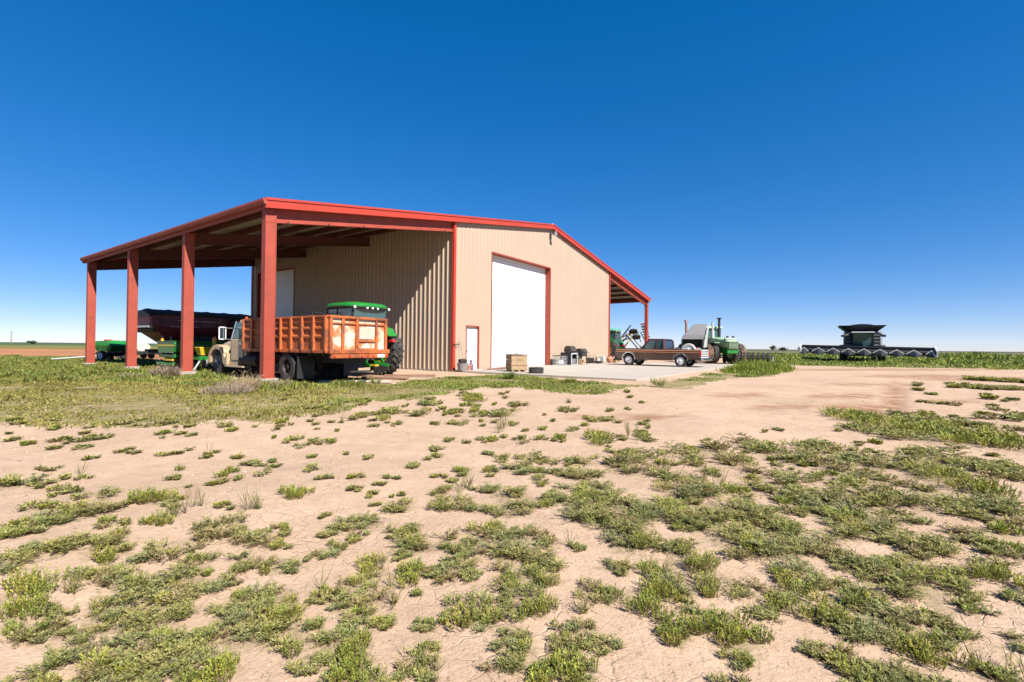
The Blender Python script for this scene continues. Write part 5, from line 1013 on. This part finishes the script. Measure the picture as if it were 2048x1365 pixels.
for x, y, a, b, k in PATCH:
    dist = math.hypot(x, y); Rp = min(max(.52*math.sqrt(a*b), .03), .17)
    cnt = max(1, int(round(1.7*a*b/Rp**2))) if min(a, b) > Rp*.7 else max(2, int(round(1.5*max(a, b)/Rp)))
    for i in range(cnt):
        r, q_ = math.sqrt(random.random())*(1.0 if cnt > 1 else 0), random.uniform(0, 6.28)
        cx, cy = x + a*r*math.cos(q_), y + b*r*math.sin(q_); rp = Rp*random.uniform(.65, 1.2)
        if k == 'm':
            if random.random() < .14: mat_plant(cx, cy, rp*.7, min(.06, .6*rp), dist, TUFC, 1.0, .7)
            else: mat_plant(cx, cy, rp, min(.05, .32*rp), dist, MATC if random.random() < .78 else OLVC)
        elif k == 'g': mat_plant(cx, cy, rp, min(.07, .45*rp), dist, OLVC if random.random() < .7 else MATC, .9, .3)
        elif k == 't': mat_plant(cx, cy, rp*.9, min(.095, .85*rp), dist, TUFC, 1.2, .9)
        else: tall_plant(cx, cy, max(.06, rp*.8), min(.34, max(.07, .045*dist)), dist, TUFC + OLVC)
    if k in 'mt' and random.random() < .14 and dist < 12: tall_plant(x + random.uniform(-a, a), y + random.uniform(-b, b), .05, random.uniform(.05, .13)*(1 + dist*.06), dist, TUFC + OLVC)
weeds = tag(flush('weeds'), 'low grey-green and yellow-green weeds spreading over the sandy yard', 'weeds', kind='stuff')
# stray seedlings and dry twigs on the bare sand
n = 2600; px_ = RNG.uniform(-100, 2150, n); py_ = 800 + 560*RNG.random(n)**1.5
for i in range(n):
    x, y = gnd_pt(px_[i], py_[i]); dist = math.hypot(x, y); m = RNG.integers(2, 7); s = max(.010, dist*.0032)*random.uniform(.6, 1.3)
    la = RNG.uniform(0, 6.28, m); bx_ = x + RNG.normal(0, s*.6, m); by_ = y + RNG.normal(0, s*.6, m)
    dry = random.random() < .45
    push(np.stack([bx_, by_, hgt(bx_, by_) + .003], 1), norm(np.stack([np.cos(la), np.sin(la), RNG.uniform(.05, .7 if not dry else .2, m)], 1)), np.full(m, s)*RNG.uniform(.6, 1.5, m), np.full(m, s*.22), np.tile(np.array([random.choice(DRYC if dry else MATC + OLVC)]), (m, 1))*RNG.uniform(.6, 1.1, (m, 1)))
tag(flush('seedlings_and_twigs'), 'scattered seedlings and dry twigs on the bare sand', 'litter', kind='stuff')
# grass of the lawns: tufts of blades
def scatter_poly(poly, per_m2, ymin, ymax, xmin, xmax, maxn):
    A = (ymax - ymin)*(xmax - xmin); n = int(min(A*per_m2, 3e6)); X = RNG.uniform(xmin, xmax, n); Y = RNG.uniform(ymin, ymax, n)
    a, b = to_px(X, Y, np.zeros(n)); a, b = ragged(a, b); k = pip(poly, a, b) & ~in_pad(X, Y); X, Y = X[k], Y[k]
    if len(X) > maxn: X, Y = X[:maxn], Y[:maxn]
    return X, Y
def in_pad(X, Y):
    u = (X - BC[0])*math.sin(TH) + (Y - BC[1])*math.cos(TH); v = -(X - BC[0])*math.cos(TH) + (Y - BC[1])*math.sin(TH)
    return ((u > 8.95) & (u < 30.7) & (v > -9.25) & (v < .1)) | ((u > BA) & (u < BW - BA) & (v >= 0) & (v < BL)) | ((u > 2.2) & (u < BW) & (v > 1.5) & (v < BL)) | ((u > .9) & (u < 2.3) & (v > -2.6) & (v < 4.8)) | ((u > 2.9) & (u < 9) & (v > -3) & (v < 2)) | ((u > BW - BA) & (u < BW + 1) & (v > -3))
def grass(X, Y, nb, h0, h1, cols, spread, wfac=1.0, patch=.35, tilt=.9, hm=None):
    n = len(X); dist = np.hypot(X, Y); hmul = np.clip(.75 + patch*1.2*wob(X, Y, .9) + patch*wob(X, Y, 2.7, 1.0), .2, 1.8)*(1 if hm is None else hm)
    ci = np.array(cols)[RNG.integers(0, len(cols), n)]*(1 + .22*wob(X, Y, 1.3, 2.0))[:, None]
    R_ = lambda v: np.repeat(v, nb, axis=0); N = n*nb
    bx_ = R_(X) + RNG.normal(0, spread, N); by_ = R_(Y) + RNG.normal(0, spread, N); a = RNG.uniform(0, 6.28, N); tl = RNG.uniform(.1, tilt, N)
    d = norm(np.stack([np.cos(a)*tl, np.sin(a)*tl, np.ones(N)], 1)); ln = R_(hmul)*RNG.uniform(h0, h1, N); wd_ = np.maximum(.006, R_(dist)*.0013)*wfac*RNG.uniform(.7, 1.4, N)
    push(np.stack([bx_, by_, hgt(bx_, by_)*np.clip(1.6 - np.hypot(bx_, by_)/60, 0, 1) - .004], 1), d, ln, wd_, R_(ci)*RNG.uniform(.7, 1.3, (N, 1)))
LOWC = [(.205, .185, .036), (.190, .180, .036), (.220, .175, .045), (.165, .175, .040), (.225, .175, .058)]
GRNC = [(.120, .165, .028), (.140, .172, .032), (.160, .168, .036), (.180, .165, .046), (.110, .150, .036)]
LUSH = [(.155, .205, .024), (.175, .210, .028), (.135, .180, .032), (.190, .200, .032)]
X, Y = scatter_poly(LAWN_YARD, 85, 6, 26, -28, 8, 34000); k = wob(X, Y, 1.1, .5) + .8*wob(X, Y, 3.1, 1.5) > -.95; X, Y = X[k], Y[k]
gk = X + .25*(Y - 20) + 1.5*wob(X, Y, .8) > -5.5; grass(X[~gk], Y[~gk], 6, .03, .085, LOWC, .08, 1.55, .4, 1.4); grass(X[gk], Y[gk], 6, .03, .10, LOWC[:2] + GRNC + LUSH, .08, 1.5, .5, 1.4)
X, Y = scatter_poly(LAWN_LEFT_TALL, 50, 10, 48, -60, -2, 15000); k = wob(X, Y, .9, .2) + .8*wob(X, Y, 2.6, .5) > -.75; X, Y = X[k], Y[k]; grass(X, Y, 9, .05, .19, GRNC + LOWC[:1], .13, 1.4, .6, 1.3)
tag(flush('yard_grass'), 'green and olive grass growing along the open shed and barn front', 'grass', kind='stuff')
X, Y = scatter_poly(LAWN_PAD, 40, 13, 45, 2, 24, 4500); k = wob(X, Y, 1.0, .3) + .8*wob(X, Y, 2.9, .9) > -.15; X, Y = X[k], Y[k]; grass(X, Y, 12, .03, .12, LUSH + GRNC, .10, 1.0, .9, 1.8)
X, Y = scatter_poly([(1448, 742), (1470, 734), (1540, 731), (1582, 741), (1500, 752)], 45, 20, 45, 6, 28, 2600); grass(X, Y, 16, .12, .42, LUSH, .15, 1.0, .6, 1.6)
X, Y = scatter_poly(LAWN_RIGHT, 3.2, 28, 110, 12, 150, 20000); grass(X, Y, 9, .10, .40, LUSH + GRNC, .40, 1.6, 1.0, 2.2, np.where(Y < 56, .42, 1.0)*(1 + 1.1*np.exp(-((X/Y - .965)/.07)**2)))
tag(flush('field_grass'), 'tall bright green weeds along the edge of the dirt yard road', 'grass', kind='stuff')
# pebbles and clods
n = 900; px_ = RNG.uniform(0, 2048, n); py_ = 800 + 565*RNG.random(n)**1.2; PV_, PF_ = [], []
pb = MB()
for i in range(n):
    x, y = gnd_pt(px_[i], py_[i]); r = max(.004, .0016*math.hypot(x, y))*random.uniform(.5, 1.7); z = float(hgt(x, y)); o_ = [random.uniform(.7, 1.2) for _ in range(6)]
    pb.add([(x + r*o_[0], y, z), (x, y + r*o_[1], z), (x - r*o_[2], y, z), (x, y - r*o_[3], z), (x, y, z + r*.8*o_[4]), (x, y, z - r*.5)], [(0, 1, 4), (1, 2, 4), (2, 3, 4), (3, 0, 4), (1, 0, 5), (2, 1, 5), (3, 2, 5), (0, 3, 5)])
M['clod'] = mat('earth_clod', (.36, .26, .19), .95, 0, .35, 3)
tag(pb.build('pebbles', M['clod']), 'small earth clods and pebbles on the sandy yard', 'pebbles', kind='stuff')
# dry brush at the shed posts
def brush(name, label, px, py, Rb, H, n, cols, cat='shrub', group=None, lf=.5):
    x, y = gnd_pt(px, py); root = thing(name, label, cat, (0, 0, 0), 0, group); dist = math.hypot(x, y)
    th = RNG.uniform(0, 6.28, n); r0 = Rb*.55*np.sqrt(RNG.random(n)); bx_ = x + r0*np.cos(th); by_ = y + r0*np.sin(th); la = th + RNG.normal(0, .9, n)
    d = norm(np.stack([np.cos(la)*.75, np.sin(la)*.75, RNG.uniform(.5, 1.6, n)], 1)); ln = H*RNG.uniform(.4, 1.1, n)*(1.15 - r0/Rb)
    c = np.array(cols)[RNG.integers(0, len(cols), n)]*RNG.uniform(.7, 1.25, (n, 1)); z = np.full(n, -.02)
    push(np.stack([bx_, by_, z], 1), d, ln, np.full(n, max(.006, dist*.0007)), c)
    m = n*4; i = RNG.integers(0, n, m); t = RNG.uniform(.35, 1, m); b2 = np.stack([bx_, by_, z], 1)[i] + d[i]*(ln[i]*t)[:, None]; a2 = RNG.uniform(0, 6.28, m)
    push(b2, norm(np.stack([np.cos(a2), np.sin(a2), RNG.uniform(-.1, .9, m)], 1)), ln[i]*.28*RNG.uniform(.5, 1.2, m), np.full(m, max(.005, dist*.0006)), c[i]*RNG.uniform(.8, 1.2, (m, 1)))
    flush('branches', parent=root); return root
DB = [(.30, .225, .175), (.34, .26, .19), (.25, .185, .14), (.36, .30, .20)]
brush('dry_shrub', 'grey-brown dry weed clump at the foot of the second shed post', 331, 752, .75, .55, 420, DB)
brush('dry_shrub', 'wide dry grey brush in front of the grain truck cab', 455, 786, 1.0, .36, 520, DB)
brush('dry_shrub', 'spiky dry straw clump below the truck running board beside the corner post', 490, 778, .55, .62, 260, [(.45, .34, .20), (.38, .28, .18)])
brush('dry_shrub', 'low dry brush right behind the corner post by the truck wheel', 560, 772, .45, .30, 200, DB)
brush('dry_shrub', 'pale dry weed clump in the grass between the third and last shed posts', 262, 756, .6, .25, 220, DB)
G2 = [(.10, .16, .03), (.14, .19, .04)]
brush('leafy_weed', 'dark green leafy weed growing up against the board crate', 1019, 757, .28, .48, 160, G2, 'weed')
brush('leafy_weed', 'green leafy weed at the apron edge before the big door', 1140, 764, .3, .28, 160, LUSH, 'weed')
brush('leafy_weed', 'spindly green weed with upright stalks at the apron corner', 1318, 772, .3, .42, 140, LUSH, 'weed')
brush('leafy_weed', 'single green weed in the dirt behind the truck mud flap', 752, 768, .2, .32, 90, G2, 'weed')
# far bushes on the horizon
def far_bush(label, px, py, dist, wd_, ht, group=None):
    gx, gy = gnd_pt(px, py); k = dist/math.hypot(gx, gy); gx, gy = gx*k, gy*k
    root = thing('field_tree', label, 'tree', (gx, gy, 0), 0, group)
    MB().cyl((0, 0, -.1), (0, 0, ht*.45), .22, .12, 8).cyl((0, 0, ht*.3), (wd_*.2, 0, ht*.7), .12, .05, 6).cyl((0, 0, ht*.3), (-wd_*.2, .1, ht*.65), .12, .05, 6).build('trunk', M['pole'], root)
    n = 500; v = norm(RNG.normal(0, 1, (n, 3))); r = RNG.random((n, 1))**.4*(1 + .25*np.sin(v[:, :1]*5 + v[:, 1:2]*4)); b = v*r*np.array([[wd_/2, wd_/2, ht*.38]]) + np.array([[0, 0, ht*.6]])
    d = norm(RNG.normal(0, 1, (n, 3))); push(b, d, np.full(n, wd_*.14), np.full(n, wd_*.09), np.array([[.05, .08, .035]])*RNG.uniform(.6, 1.5, (n, 1))); flush('crown', parent=root)
far_bush('round dark tree on the horizon nearest the tyre packer', 1546, 700, 420, 5.0, 4.2)
far_bush('low broad dark tree on the horizon between tyre packer and combine', 1566, 700, 430, 6.0, 2.8)
far_bush('small dark tree on the horizon just behind the combine header end', 1601, 700.5, 430, 4.0, 3.6)
far_bush('lone small tree on the horizon right of the combine', 1894, 702.5, 430, 3.2, 4.4)
far_bush('low scrubby tree on the horizon beyond the red field', 64, 687, 400, 4.5, 2.0)
